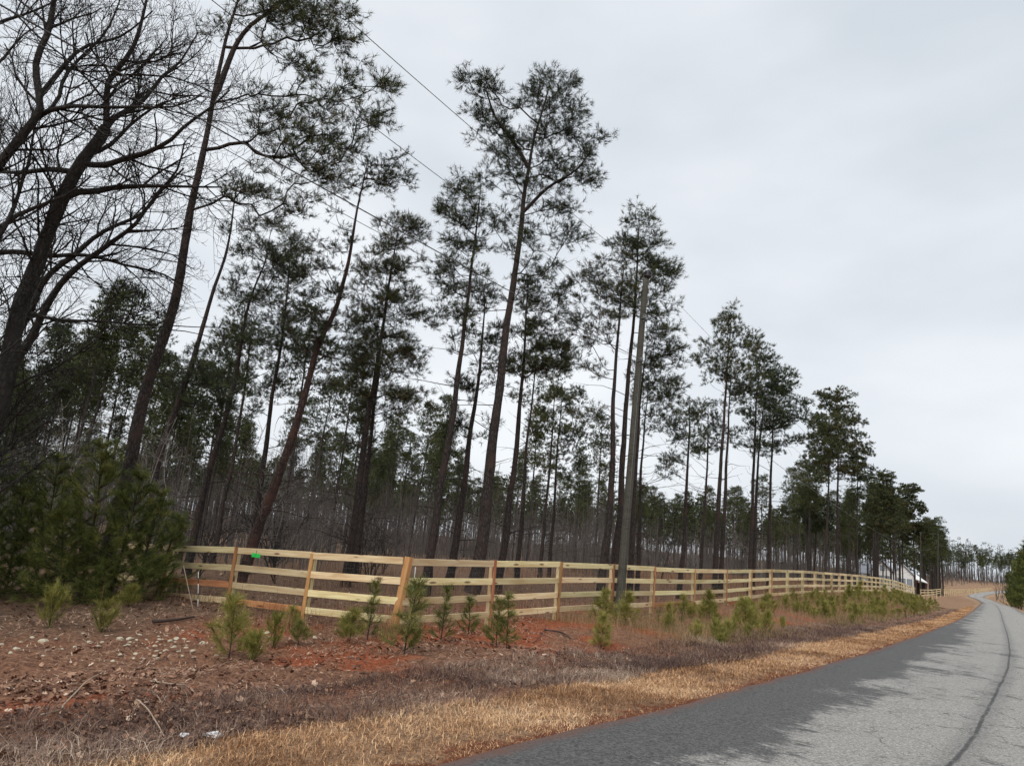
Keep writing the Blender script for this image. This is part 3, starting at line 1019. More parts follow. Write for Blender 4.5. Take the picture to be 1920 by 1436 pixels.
HERO = [
    ('tall dark pine at the left, forking near the top edge',
     [(228, 930), (247, 850), (284, 684), (311, 617), (331, 550), (347, 467), (367, 351), (384, 267), (401, 184), (414, 117), (426, 60), (448, -10), (468, -90)], 17.5, .25,
     [(560, 55, 80, 70, 1.1), (660, 175, 85, 50, .9), (640, 80, 50, 60, .8), (520, -40, 110, 60, 1), (570, 265, 95, 55, 1.1), (500, 190, 70, 50, .5), (500, 370, 85, 38, 1.0), (600, 330, 60, 40, .9), (430, 40, 45, 50, .4), (640, 230, 60, 40, .8)],
     dict(dead=18, forks=[([(401, 184), (440, 90), (468, 50), (511, 17), (560, -30)], .09, .03)], nl=.2)),
    ('slim pine just right of the tall forked pine, bushy at mid height',
     [(282, 985), (294, 878), (318, 801), (341, 734), (361, 677), (384, 600), (404, 534), (421, 484), (434, 417), (445, 334)], 22, .19,
     [(365, 690, 50, 42, 1.0), (345, 750, 45, 35, .9), (450, 350, 40, 30, .5), (455, 430, 40, 35, .4), (400, 740, 45, 45, .8)], {}),
    ('leaning dark pine rising behind the left end of the side fence',
     [(362, 1020), (371, 967), (394, 880), (411, 823), (428, 768), (445, 684), (458, 607), (478, 534), (495, 494), (505, 440)], 24, .18,
     [(505, 470, 60, 50, .9), (480, 545, 60, 40, .9), (460, 640, 60, 40, .7), (430, 720, 40, 30, .6), (540, 500, 35, 40, .8)], {}),
    ('thin pine with a sparse crown standing between two thicker pines near the side fence',
     [(408, 1010), (418, 947), (434, 878), (451, 778), (462, 700), (470, 640), (475, 590)], 30, .15,
     [(478, 640, 45, 45, .8), (460, 700, 50, 35, .7), (470, 760, 50, 25, .6)], {}),
    ('straight pine with dark crown left of the strongly leaning red-barked pine',
     [(470, 1020), (485, 934), (498, 843), (508, 768), (525, 657), (535, 587), (542, 510), (545, 460)], 26, .17,
     [(545, 490, 50, 50, 1.0), (530, 570, 60, 45, 1.0), (520, 650, 60, 40, .9), (505, 720, 55, 35, .8)], {}),
    ('strongly leaning red-barked pine with a loose fan-shaped top',
     [(468, 1040), (481, 1000), (515, 910), (548, 820), (582, 701), (603, 634), (627, 584), (650, 507), (660, 454), (670, 397), (680, 347), (690, 300)], 21, .215,
     [(730, 325, 55, 38, .9), (690, 310, 40, 35, .8), (640, 370, 45, 30, .7), (760, 320, 28, 30, .7), (600, 560, 60, 60, .9), (640, 640, 60, 45, .9), (570, 620, 45, 45, .8), (620, 470, 50, 45, .7)], dict(nl=.14, bark='bark_red')),
    ('pair-stemmed pine with a very dense dark crown left of the centre',
     [(656, 1040), (664, 975), (677, 878), (690, 784), (704, 700), (717, 617), (730, 533), (740, 470), (748, 420)], 24, .2,
     [(750, 430, 52, 38, 1.1), (735, 500, 72, 42, 1.1), (735, 580, 75, 48, 1.2), (715, 670, 72, 48, 1.2), (740, 745, 62, 38, 1.1), (665, 700, 45, 40, .8)], dict(tuft_n=18)),
    ('companion stem close behind the dense-crowned pine left of the centre',
     [(668, 1045), (677, 978), (694, 834), (702, 760), (712, 690), (722, 630)], 25.5, .18,
     [(700, 770, 45, 35, .9), (735, 660, 55, 40, .9), (690, 620, 45, 40, .8)], {}),
    ('grey-trunked pine with pointed crown left of the tallest central pine',
     [(803, 1060), (817, 978), (827, 901), (841, 834), (851, 761), (857, 700), (867, 634), (877, 567), (884, 500), (887, 474), (894, 414), (900, 350)], 22, .19,
     [(880, 370, 45, 38, 1.0), (850, 380, 22, 30, .9), (872, 430, 68, 42, 1.0), (862, 500, 58, 45, .9), (845, 580, 48, 38, .8), (835, 520, 30, 30, .7)], dict(dead=14)),
    ('black-trunked pine with low dark branches tucked behind the central pines',
     [(848, 1060), (861, 978), (874, 878), (884, 801), (894, 734), (901, 674), (906, 610), (910, 540)], 25.5, .2,
     [(908, 560, 45, 45, .9), (895, 640, 55, 40, .9), (885, 730, 45, 30, .8), (885, 800, 60, 28, .8), (925, 690, 30, 30, .7)], {}),
    ('tallest central pine with a two-lobed open crown high above the fence',
     [(884, 1112), (896, 1060), (908, 978), (921, 868), (931, 777), (941, 687), (948, 634), (958, 567), (968, 490), (978, 414), (983, 364), (991, 314), (1000, 264), (1018, 205), (1036, 135)], 22, .27,
     [(905, 175, 40, 42, 1.1), (925, 235, 42, 40, 1.0), (1040, 165, 40, 38, 1.2), (1020, 215, 55, 40, 1.1), (1065, 225, 28, 45, 1.0), (975, 275, 60, 40, 1.0), (1112, 280, 26, 32, 1.1), (1060, 320, 55, 35, 1.0), (945, 330, 45, 32, .9), (1000, 350, 45, 30, .9), (1095, 330, 30, 25, .8), (1030, 400, 70, 32, .75), (940, 410, 40, 28, .7), (1000, 480, 70, 32, .7), (1060, 460, 40, 30, .6)],
     dict(dead=14, forks=[([(991, 314), (960, 260), (932, 225), (908, 160)], .075, .02), ([(978, 400), (1030, 350), (1080, 320), (1112, 280)], .07, .02)], nl=.2, tuft_n=15)),
    ('dark-crowned pine immediately right of the tallest central pine',
     [(938, 1065), (951, 978), (961, 894), (971, 801), (978, 717), (983, 650), (987, 580), (990, 520)], 25, .19,
     [(1005, 545, 60, 40, 1.0), (1005, 610, 65, 40, 1.1), (1015, 670, 62, 32, 1.2), (975, 690, 45, 28, 1.0), (1045, 655, 30, 30, 1.1)], dict(tuft_n=18)),
    ('thin straight pine between the tallest central pine and the utility pole',
     [(970, 1065), (979, 978), (988, 834), (998, 751), (1003, 690), (1006, 640)], 33, .16, [(1015, 690, 45, 30, .8), (1000, 740, 35, 22, .6)], {}),
    ('slim light-green pine, left one of the pair midway to the utility pole',
     [(1013, 1065), (1021, 978), (1031, 868), (1038, 770), (1042, 715)], 40, .15, [(1040, 740, 32, 35, .9), (1025, 800, 38, 40, .9), (1020, 870, 35, 25, .7)], {}),
    ('slim light-green pine, right one of the pair midway to the utility pole',
     [(1030, 1065), (1038, 968), (1045, 851), (1052, 770), (1055, 720)], 42, .15, [(1058, 750, 30, 35, .9), (1062, 810, 36, 40, .9), (1060, 870, 35, 25, .7)], {}),
    ('pine with grey trunk and wide spreading branches left of the utility pole',
     [(1131, 1060), (1142, 978), (1147, 884), (1150, 778), (1155, 684), (1160, 617), (1166, 540), (1170, 490)], 24, .2,
     [(1115, 545, 40, 42, .9), (1125, 620, 50, 38, .9), (1160, 560, 45, 45, .9), (1105, 690, 40, 22, .6), (1110, 780, 45, 30, .6), (1140, 500, 35, 30, .8)], dict(dead=14)),
    ('tall pine with pointed open crown right behind the utility pole',
     [(1153, 1060), (1162, 978), (1167, 878), (1177, 734), (1184, 651), (1189, 584), (1194, 500), (1196, 460), (1199, 400)], 25, .2,
     [(1202, 418, 34, 26, 1.1), (1200, 455, 48, 26, 1.0), (1228, 490, 45, 35, 1.0), (1175, 480, 45, 30, .9), (1225, 550, 50, 42, .9), (1185, 560, 50, 40, .9), (1262, 520, 22, 22, .7), (1240, 610, 35, 28, .8)], dict(dead=10)),
    ('dark pine whose low dense crown shows right of the utility pole',
     [(1183, 1062), (1188, 960), (1193, 878), (1200, 760), (1208, 690), (1215, 640)], 27.5, .17,
     [(1228, 680, 42, 42, 1.1), (1225, 740, 50, 32, 1.1), (1260, 725, 25, 18, .8), (1240, 640, 35, 28, .9)], {}),
    ('slender bare-stemmed pine directly right of the utility pole base',
     [(1196, 1062), (1199, 960), (1203, 878), (1209, 800), (1216, 720)], 31, .14, [(1222, 790, 40, 30, .6), (1225, 720, 40, 30, .8)], {}),
    ('medium pine with a rounded crown and drooping lower limbs right of the pole',
     [(1277, 1068), (1284, 1000), (1289, 884), (1291, 830), (1293, 770), (1294, 745)], 32, .16, [(1285, 775, 38, 28, 1.0), (1290, 820, 46, 34, 1.0), (1270, 868, 48, 16, .8), (1250, 890, 22, 10, .6)], {}),
    ('thin small-crowned pine between two groups of taller pines',
     [(1314, 1068), (1320, 980), (1326, 868), (1328, 800), (1328, 755)], 38, .14, [(1326, 775, 22, 28, .9), (1322, 830, 26, 30, .8), (1340, 820, 18, 25, .7)], {}),
    ('left stem of the close pine pair with a tall conical crown right of the pole',
     [(1341, 1068), (1347, 960), (1351, 878), (1361, 734), (1364, 680), (1370, 620), (1372, 575)], 28, .18,
     [(1371, 592, 22, 24, 1.0), (1370, 625, 46, 24, 1.0), (1355, 665, 55, 26, .9), (1395, 660, 35, 24, .9), (1370, 710, 50, 26, .8), (1330, 690, 28, 18, .6)], {}),
    ('right stem of the close pine pair, half hidden in its neighbour\'s crown',
     [(1352, 1068), (1358, 960), (1362, 878), (1367, 760), (1372, 690)], 29, .17, [(1390, 710, 38, 30, .8), (1375, 750, 35, 22, .7)], {}),
    ('pine with a broad rounded crown, first of the trio before the sky gap',
     [(1406, 1068), (1411, 960), (1414, 860), (1418, 760), (1424, 690), (1430, 645)], 32, .17,
     [(1432, 668, 26, 28, 1.0), (1432, 715, 42, 32, 1.0), (1420, 770, 52, 30, 1.0), (1410, 825, 40, 22, .8)], {}),
    ('pine standing in the middle of the trio before the sky gap',
     [(1413, 1068), (1417, 980), (1422, 867), (1430, 780), (1440, 720)], 33.5, .16, [(1450, 730, 35, 35, 1.0), (1450, 790, 40, 28, .9)], {}),
    ('pine with branches drooping to the right, last of the trio before the sky gap',
     [(1441, 1068), (1443, 980), (1446, 878), (1450, 800), (1458, 720), (1462, 690)], 34, .16, [(1466, 715, 26, 26, 1.0), (1472, 765, 36, 30, 1.0), (1475, 820, 28, 30, .8), (1490, 780, 20, 18, .7), (1450, 850, 35, 18, .6)], {}),
    ('round-topped pine standing alone against the sky right of the gap',
     [(1569, 1075), (1570, 967), (1571, 878), (1571, 800), (1570, 740)], 52, .19, [(1568, 752, 36, 22, 1.1), (1568, 790, 46, 26, 1.2), (1565, 830, 55, 26, 1.1), (1575, 875, 48, 22, 1.0), (1540, 860, 30, 22, .9)], dict(tuft_n=17)),
    ('left companion of the round-topped pine, with a lower crown',
     [(1548, 1072), (1551, 980), (1553, 900), (1556, 840), (1558, 800)], 55, .17, [(1545, 840, 32, 26, 1.0), (1532, 890, 28, 20, .9), (1550, 800, 30, 22, .9)], {}),
    ('pale-trunked slim pine right of the round-topped pine',
     [(1606, 1078), (1607, 1000), (1608, 920), (1610, 860), (1610, 835)], 60, .15, [(1608, 850, 24, 18, .9), (1608, 890, 28, 26, .9), (1612, 930, 24, 18, .7)], {}),
    ('small dense dark pine in front of the far wood left of the round-topped pine',
     [(1527, 1070), (1529, 1020), (1530, 980), (1531, 930)], 72, .15, [(1530, 940, 22, 14, 1.4), (1530, 965, 30, 20, 1.4), (1532, 990, 28, 12, 1.2)], dict(tuft_n=16)),
    ('dark pine with stepped pointed crown left of the white house',
     [(1670, 1090), (1670, 1034), (1668, 970), (1665, 920), (1664, 885)], 84, .17, [(1663, 895, 14, 14, 1.2), (1660, 920, 28, 16, 1.2), (1660, 950, 36, 18, 1.2), (1662, 985, 38, 16, 1.1)], dict(tuft_n=18)),
    ('dark pine with a narrow crown rising above the white house',
     [(1716, 1095), (1714, 1040), (1712, 980), (1708, 930), (1706, 905)], 97, .17, [(1706, 920, 18, 14, 1.2), (1706, 950, 26, 18, 1.2), (1712, 985, 32, 18, 1.2), (1718, 1010, 30, 12, 1.0)], dict(tuft_n=18)),
]
for i, (lab, px, Y, r0, ells, kw) in enumerate(HERO):
    hero(lab, px, Y, r0, ells, seed=i, **kw)


# ------------------------------------------------------------------ background pines: a few kinds, copied one by one
def variant(seed, Ht, r0, base_f, wmax, dens, nk, tuft_n, nw, nl=.24, rc=.55):
    rng = np.random.default_rng(seed)
    lean = rng.normal(size=2) * .25
    T = np.array([[0, 0, -.15], [lean[0] * .2, lean[1] * .2, Ht * .3], [lean[0] * .7, lean[1] * .7, Ht * .65], [lean[0], lean[1], Ht]])
    C = []
    n = int(dens)
    for _ in range(n):
        t = rng.random() ** .8
        z = Ht * (base_f + (1.0 - base_f) * t)
        w = wmax * (.35 + .65 * math.sin(min(1, (1 - t) * 1.25 + .12) * math.pi * .62)) * (.55 + .45 * vnoise(z * 1.3 + seed, seed * 3.3) * 2)
        a = rng.random() * 2 * np.pi
        r = w * rng.random() ** .55
        f = z / Ht
        C.append([lean[0] * f + r * math.cos(a), lean[1] * f + r * math.sin(a), z])
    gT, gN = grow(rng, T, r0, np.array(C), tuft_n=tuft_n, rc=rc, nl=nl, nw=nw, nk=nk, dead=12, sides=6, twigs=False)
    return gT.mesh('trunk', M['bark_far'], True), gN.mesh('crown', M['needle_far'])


VAR = [variant(50, 13.5, .12, .60, 2.2, 92, 8, 12, .04), variant(51, 15, .14, .63, 2.5, 105, 8, 12, .04), variant(52, 12, .10, .57, 2.0, 78, 8, 12, .04),
       variant(53, 14.5, .12, .66, 2.0, 75, 8, 12, .04), variant(54, 11, .09, .52, 2.0, 88, 8, 12, .04), variant(55, 16, .15, .60, 2.7, 118, 8, 12, .04)]


def bg_tree(x, y, var, sc, rz, label, group, name='pine_tree'):
    root = empty(name, (x, y, gz(float(x), float(y))), rz)
    root.scale = (sc, sc, sc)
    tag(root, label, 'pine tree', group)
    part('trunk', var[0], root)
    part('crown', var[1], root)
    return root


rb = random.Random(99)
MARKS = [(-60, 'the left-edge hardwood trunks'), (170, 'the young pine thicket'), (270, 'the tall forked left pine'), (375, 'the end of the side fence'), (480, 'the leaning red-barked pine'),
         (570, 'the green tag on the side fence'), (665, 'the dense-crowned twin-stemmed pine'), (750, 'the fence corner post'), (820, 'the grey-trunked pointed pine'), (905, 'the tallest central pine'),
         (965, 'the dark pine beside the tallest one'), (1030, 'the light-green pine pair'), (1100, 'the gap left of the utility pole'), (1180, 'the utility pole'), (1235, 'the gap right of the utility pole'),
         (1287, 'the round-crowned pine with drooping limbs'), (1350, 'the close pine pair'), (1425, 'the trio of pines before the sky gap'), (1490, 'the wide sky gap'), (1565, 'the lone round-topped pine'),
         (1615, 'the low dark shed'), (1680, 'the white house'), (1735, 'the distant utility poles'), (1815, 'the far road bend')]
taken = []


def try_bg(u, Y, sc, tries_sep=1.6, var=None):
    p = at(u, 1060, Y)
    if any((p[0] - a) ** 2 + (p[1] - b) ** 2 < tries_sep ** 2 for a, b in taken):
        return False
    d, s, _ = road_query(p[0], p[1])
    if -ROADW - 2 < d[0] < FD + 3:
        return False
    taken.append((p[0], p[1]))
    mk_ = min(MARKS, key=lambda m: abs(m[0] - u))[1]
    far_ = 'far' if Y > 85 else 'nearer'
    bg_tree(p[0], p[1], var or rb.choice(VAR), sc, rb.uniform(0, 6.28), f'slender {far_} background pine seen beside {mk_}', f'{far_} background pines beside {mk_}')
    return True


def scatter(n, u0, u1, y0, y1, s0, s1, sep=1.6, var=None):
    k = 0
    for _ in range(n * 4):
        k += try_bg(rb.uniform(u0, u1), rb.uniform(y0, y1), rb.uniform(s0, s1), sep, var)
        if k >= n: break


scatter(32, -120, 400, 30, 62, .62, .95)             # dense and near at the left edge
scatter(12, -60, 230, 26, 46, .6, .85, 1.3)
scatter(8, 400, 600, 36, 62, .65, .9)
scatter(26, 560, 1120, 50, 88, .66, .95)
scatter(72, 100, 1130, 85, 130, .75, 1.0)
scatter(60, 1150, 1640, 90, 140, .72, .98)
scatter(8, 1480, 1640, 60, 90, .62, .8)
scatter(14, 1590, 1752, 98, 145, 1.0, 1.15, 1.6, VAR[3])
scatter(8, 1635, 1724, 100, 128, 1.0, 1.15, 1.6, VAR[3])
scatter(8, 1600, 1752, 170, 200, 1.0, 1.15)
scatter(12, 1736, 1790, 185, 240, 1.2, 1.5)
scatter(22, 1745, 1835, 215, 320, 1.3, 1.6)
scatter(22, 1780, 1925, 440, 560, 1.15, 1.5)


# far mass of trees beyond: one stand
def far_wood():
    rng = np.random.default_rng(5)
    gT, gN = Geo(), Geo()
    A, B, Cc = [], [], []
    for it in range(1060):
        u = rng.uniform(-150, 1735) if it < 760 else rng.uniform(1728, 1925); Y = rng.uniform(132, 260) if u < 1735 else rng.uniform(230, 640)
        p = at(u, 1060, Y)
        d, s, _ = road_query(p[0], p[1])
        if -ROADW - 8 < d[0] < 14 or (d[0] > 0 and d[0] < 22 and u > 1735):
            continue
        z0 = gz(float(p[0]), float(p[1]))
        Ht = rng.uniform(11, 15.5) * (1.4 + .35 * (Y > 380) if u > 1735 else 1)
        A.append([p[0], p[1], z0 - .2]); B.append([p[0] + rng.normal() * .3, p[1], z0 + Ht])
        n = 18
        t = rng.random(n)
        w = 2.0 * np.sqrt(1.05 - t) * Ht / 13
        a = rng.random(n) * 6.28
        Cc.append(np.stack([p[0] + w * np.cos(a) * rng.random(n) ** .5, p[1] + w * np.sin(a) * rng.random(n) ** .5, z0 + Ht * (.50 + .5 * t)], 1))
    V, q = prisms(A, B, .16, .04, 5); gT.add(V, q)
    P = np.concatenate(Cc)
    P = np.repeat(P, 4, 0) + rng.normal(size=(len(P) * 4, 3)) * .5
    D = rng.normal(size=P.shape) + [0, 0, .6]
    V, q, tt = needles(P, D, .7, .30, 4, 10, 75, rng, .2); gN.add(V, q, tint=tt)
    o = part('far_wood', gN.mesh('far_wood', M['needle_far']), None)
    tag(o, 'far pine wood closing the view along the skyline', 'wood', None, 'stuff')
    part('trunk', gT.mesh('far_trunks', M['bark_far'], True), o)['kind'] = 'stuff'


def thicket():
    """grey-brown mass of thin leafless stems filling the wood between and behind the pines"""
    rng = np.random.default_rng(15)
    A, B, ra, rb_ = [], [], [], []
    for u0, u1, y0, y1, n, h0, h1 in ((-150, 640, 26, 60, 760, 2.0, 6.5), (500, 1180, 40, 90, 1000, 2.0, 6.5), (-100, 1750, 70, 160, 3300, 3.0, 8.5), (1180, 1640, 60, 110, 560, 1.5, 5.0), (1735, 1925, 240, 560, 700, 4, 10)):
        for _ in range(n):
            u, Y = rng.uniform(u0, u1), y0 + (y1 - y0) * rng.random() ** .8
            p = at(u, 1060, Y)
            d, s, _ = road_query(p[0], p[1])
            if -ROADW - 4 < d[0] < FD + 6 or (1608 < u < 1752 and Y < 162): continue
            z0 = gz(float(p[0]), float(p[1]))
            h = rng.uniform(h0, h1); r = rng.uniform(.012, .035) * max(1, Y / 60)
            x, y = p[0], p[1]
            top = np.array([x + rng.normal() * .1 * h, y + rng.normal() * .1 * h, z0 + h]); bot = np.array([x, y, z0 - .1])
            A.append(bot); B.append(top); ra.append(r); rb_.append(r * .3)
            for _k in range(6):
                t = rng.uniform(.25, .95); c = bot + (top - bot) * t
                a = rng.random() * 6.28; L = h * rng.uniform(.08, .24)
                e = c + np.array([math.cos(a) * .75, math.sin(a) * .75, rng.uniform(.1, .9)]) * L
                A.append(c); B.append(e); ra.append(r * .35); rb_.append(r * .15)
    V, q = prisms(np.array(A), np.array(B), np.array(ra), np.array(rb_), 3)
    g = Geo(); g.add(V, q)
    tag(part('undergrowth', g.mesh('undergrowth', M['under_bark']), None), 'grey-brown mass of thin leafless undergrowth filling the wood', 'undergrowth', None, 'stuff')


thicket()
far_wood()


# ------------------------------------------------------------------ bare hardwoods
def twiggy(rng, limbs, lens=(2.0, 1.1, .6, .32), gaps=(.36, .25, .18, .14), ang=(28, 62), levels=4, wig=.16, r_tip=.004, upb=.12, bias=None):
    """limbs: list of (points, r0, r1). returns limb geometry and twig geometry"""
    gL, A, B, ra, rb_ = Geo(), [], [], [], []
    todo = []
    for P, r0, r1 in limbs:
        C = smooth_line(P, .3, .02, rng)
        r = np.linspace(r0, r1, len(C))
        V, q, cap = tube(C, r, 8 if r0 > .06 else 6, .06, rng)
        gL.add(V, q, cap)
        todo.append((C, r, 0))
    while todo:
        C, r, lv = todo.pop()
        seg = np.linalg.norm(np.diff(C, axis=0), axis=1); L = seg.sum()
        cum = np.concatenate([[0], np.cumsum(seg)])
        n = int(L / gaps[lv] * rng.uniform(.7, 1.2))
        for s in np.sort(rng.uniform(.15 if lv else .12, 1.0, n)) * L:
            k = min(np.searchsorted(cum, s) - 1, len(C) - 2); k = max(k, 0)
            p = C[k] + (C[k + 1] - C[k]) * ((s - cum[k]) / (seg[k] + 1e-9))
            d = unit(C[k + 1] - C[k])
            pr = unit(np.cross(d, rng.normal(size=3)))
            a = math.radians(rng.uniform(*ang))
            nd = d * math.cos(a) + pr * math.sin(a) + np.array([0, 0, upb])
            if bias is not None: nd = nd + bias * .15
            nd = unit(nd)
            ll = lens[lv] * rng.uniform(.35, 1.15) * (1.0 if lv else (1.15 - .45 * s / L))
            m = 4 if lv < 2 else 3
            rr0 = min(r[k] * .6, .022 * (.55 ** lv) * 1.4); rr0 = max(rr0, r_tip)
            pts_ = [p]; dd = nd
            for j in range(m):
                pts_.append(pts_[-1] + dd * ll / m)
                dd = unit(dd + rng.normal(size=3) * wig * (1.4 if lv else 1) + np.array([0, 0, upb * .5]))
            pts_ = np.array(pts_)
            rr = np.linspace(rr0, max(rr0 * .4, r_tip * .75), m + 1)
            for j in range(m):
                A.append(pts_[j]); B.append(pts_[j + 1]); ra.append(rr[j]); rb_.append(rr[j + 1])
            if lv + 1 < levels:
                todo.append((pts_, rr, lv + 1))
    gT = Geo()
    V, q = prisms(np.array(A), np.array(B), np.array(ra), np.array(rb_), 3)
    gT.add(V, q)
    return gL, gT


def hard_tree(label, limbs_px, Y, seed, group=None, **kw):
    rng = np.random.default_rng(300 + seed)
    limbs = []
    for k, (px, a, b, dy) in enumerate(limbs_px):
        P = polyline3(px, Y, ground=(k == 0), dY=list(np.linspace(dy[0], dy[1], len(px))))
        limbs.append((P, a * .84, b))
    gL, gT = twiggy(rng, limbs, **kw)
    base = limbs[0][0][0] + np.array([0, 0, .15])
    root = empty('hardwood_tree', tuple(base))
    tag(root, label, 'tree', group)
    for g in (gL, gT):
        for k in range(len(g.V)): g.V[k] = g.V[k] - base
    part('trunk', gL.mesh('trunk', M['grey_bark'], True), root)
    part('crown', gT.mesh('crown', M['grey_bark']), root)


hard_tree('bare leafless hardwood with thick dark trunk and wide limbs at the left edge',
          [([(-70, 1010), (-40, 880), (7, 734), (33, 585), (67, 500), (83, 460), (104, 400), (118, 372), (140, 324), (160, 291), (187, 261), (200, 240)], .24, .11, (0, 0)),
           ([(200, 240), (197, 160), (214, 134), (247, 94), (267, 33), (278, -30)], .085, .02, (0, -1.0)),
           ([(200, 240), (220, 214), (254, 204), (287, 167), (307, 140), (335, 120), (370, 60)], .07, .015, (0, .8)),
           ([(118, 372), (144, 361), (187, 358), (214, 351), (281, 349), (361, 351), (420, 352)], .085, .015, (0, .6)),
           ([(150, 306), (200, 311), (234, 297), (281, 284), (321, 261), (347, 234), (391, 204), (430, 170)], .085, .015, (0, -.8)),
           ([(140, 324), (90, 318), (40, 324), (-30, 320)], .08, .03, (0, .5)),
           ([(160, 291), (200, 280), (245, 235), (300, 195), (350, 180)], .06, .012, (0, 1.0))], 13.5, 1)
hard_tree('bare hardwood with two slanting grey stems crossing behind the thick left-edge trunk',
          [([(-40, 1000), (-5, 760), (20, 650), (57, 587), (80, 534), (110, 500), (140, 480), (167, 453), (207, 427), (264, 403), (300, 360), (345, 315)], .17, .02, (0, 1.0)),
           ([(20, 690), (50, 647), (94, 560), (134, 510), (177, 477), (214, 450), (254, 420), (294, 361), (331, 320), (345, 270)], .11, .015, (.3, -.6)),
           ([(-30, 475), (40, 472), (90, 482), (120, 478), (174, 480), (234, 497), (301, 512), (350, 540)], .08, .012, (.2, .8)),
           ([(57, 587), (110, 600), (190, 602), (300, 608), (340, 580)], .05, .012, (0, .5))], 15.0, 2, lens=(1.8, 1.0, .55, .3))
hard_tree('bare hardwood whose pale upper limb enters high at the left border',
          [([(-120, 900), (-90, 640), (-60, 440), (-20, 335), (17, 284), (40, 254), (67, 220), (77, 200), (73, 174), (67, 134), (70, 103), (87, 67), (97, 27), (104, -40)], .2, .04, (0, -.5)),
           ([(75, 180), (107, 140), (134, 107), (160, 87), (187, 80), (234, 67), (290, 20)], .06, .012, (0, .8)),
           ([(70, 220), (100, 206), (140, 200), (200, 202), (260, 200), (330, 200), (380, 180)], .06, .012, (0, -.8)),
           ([(72, 222), (110, 190), (118, 150), (150, 110), (200, 60), (230, -20)], .05, .012, (0, .4)),
           ([(-20, 445), (33, 404), (87, 381), (134, 361), (170, 330)], .06, .015, (0, .5)),
           ([(-20, 470), (20, 404), (43, 337), (53, 311), (60, 267), (67, 235)], .055, .02, (0, .3)),
           ([(-40, 60), (10, 40), (60, 25), (120, -10)], .05, .01, (0, .3)),
           ([(-40, 150), (0, 120), (30, 80), (60, 55), (75, 50)], .04, .01, (0, .3))], 12.5, 3)


# bare understorey shrubs (three kinds, copied)
def shrub_variant(seed, Ht, n, mat):
    rng = np.random.default_rng(seed)
    limbs = []
    for _ in range(n):
        a = rng.random() * 6.28; sp = rng.uniform(.15, .55)
        P = [np.array([0, 0, -.05])]
        d = unit(np.array([math.cos(a) * sp, math.sin(a) * sp, 1.]))
        for k in range(4):
            P.append(P[-1] + d * Ht / 4 * rng.uniform(.8, 1.1)); d = unit(d + rng.normal(size=3) * .22)
        limbs.append((np.array(P), .02, .006))
    gL, gT = twiggy(rng, limbs, lens=(1.0, .55, .3), gaps=(.3, .2, .15), levels=3, r_tip=.004, wig=.2)
    return gL.mesh('stem', mat, True), gT.mesh('twigs', mat)


SHR = [shrub_variant(1, 3.2, 3, M['pale_bark']), shrub_variant(2, 2.4, 4, M['grey_bark']), shrub_variant(3, 4.4, 2, M['pale_bark']), shrub_variant(4, 5.5, 2, M['grey_bark'])]
rs = random.Random(4)
for k in range(46):
    u, Y = (rs.uniform(-60, 340), rs.uniform(16.5, 30)) if k < 18 else (rs.uniform(330, 720), rs.uniform(21, 42)) if k < 34 else (rs.uniform(700, 1500), rs.uniform(34, 60))
    p = at(u, 1060, Y)
    d, _, _ = road_query(p[0], p[1])
    if d[0] < FD + 2: continue
    o = empty('bare_shrub', (p[0], p[1], gz(float(p[0]), float(p[1]))), rs.uniform(0, 6.28))
    sc = rs.uniform(.8, 1.25); o.scale = (sc, sc, sc)
    mk_ = min(MARKS, key=lambda m: abs(m[0] - u))[1]
    tag(o, f'leafless twiggy shrub among trunks, seen beside {mk_}', 'shrub', f'leafless shrubs beside {mk_}')
    v = rs.choice(SHR)
    part('stem', v[0], o)['kind'] = 'stuff'; part('twigs', v[1], o)['kind'] = 'stuff'


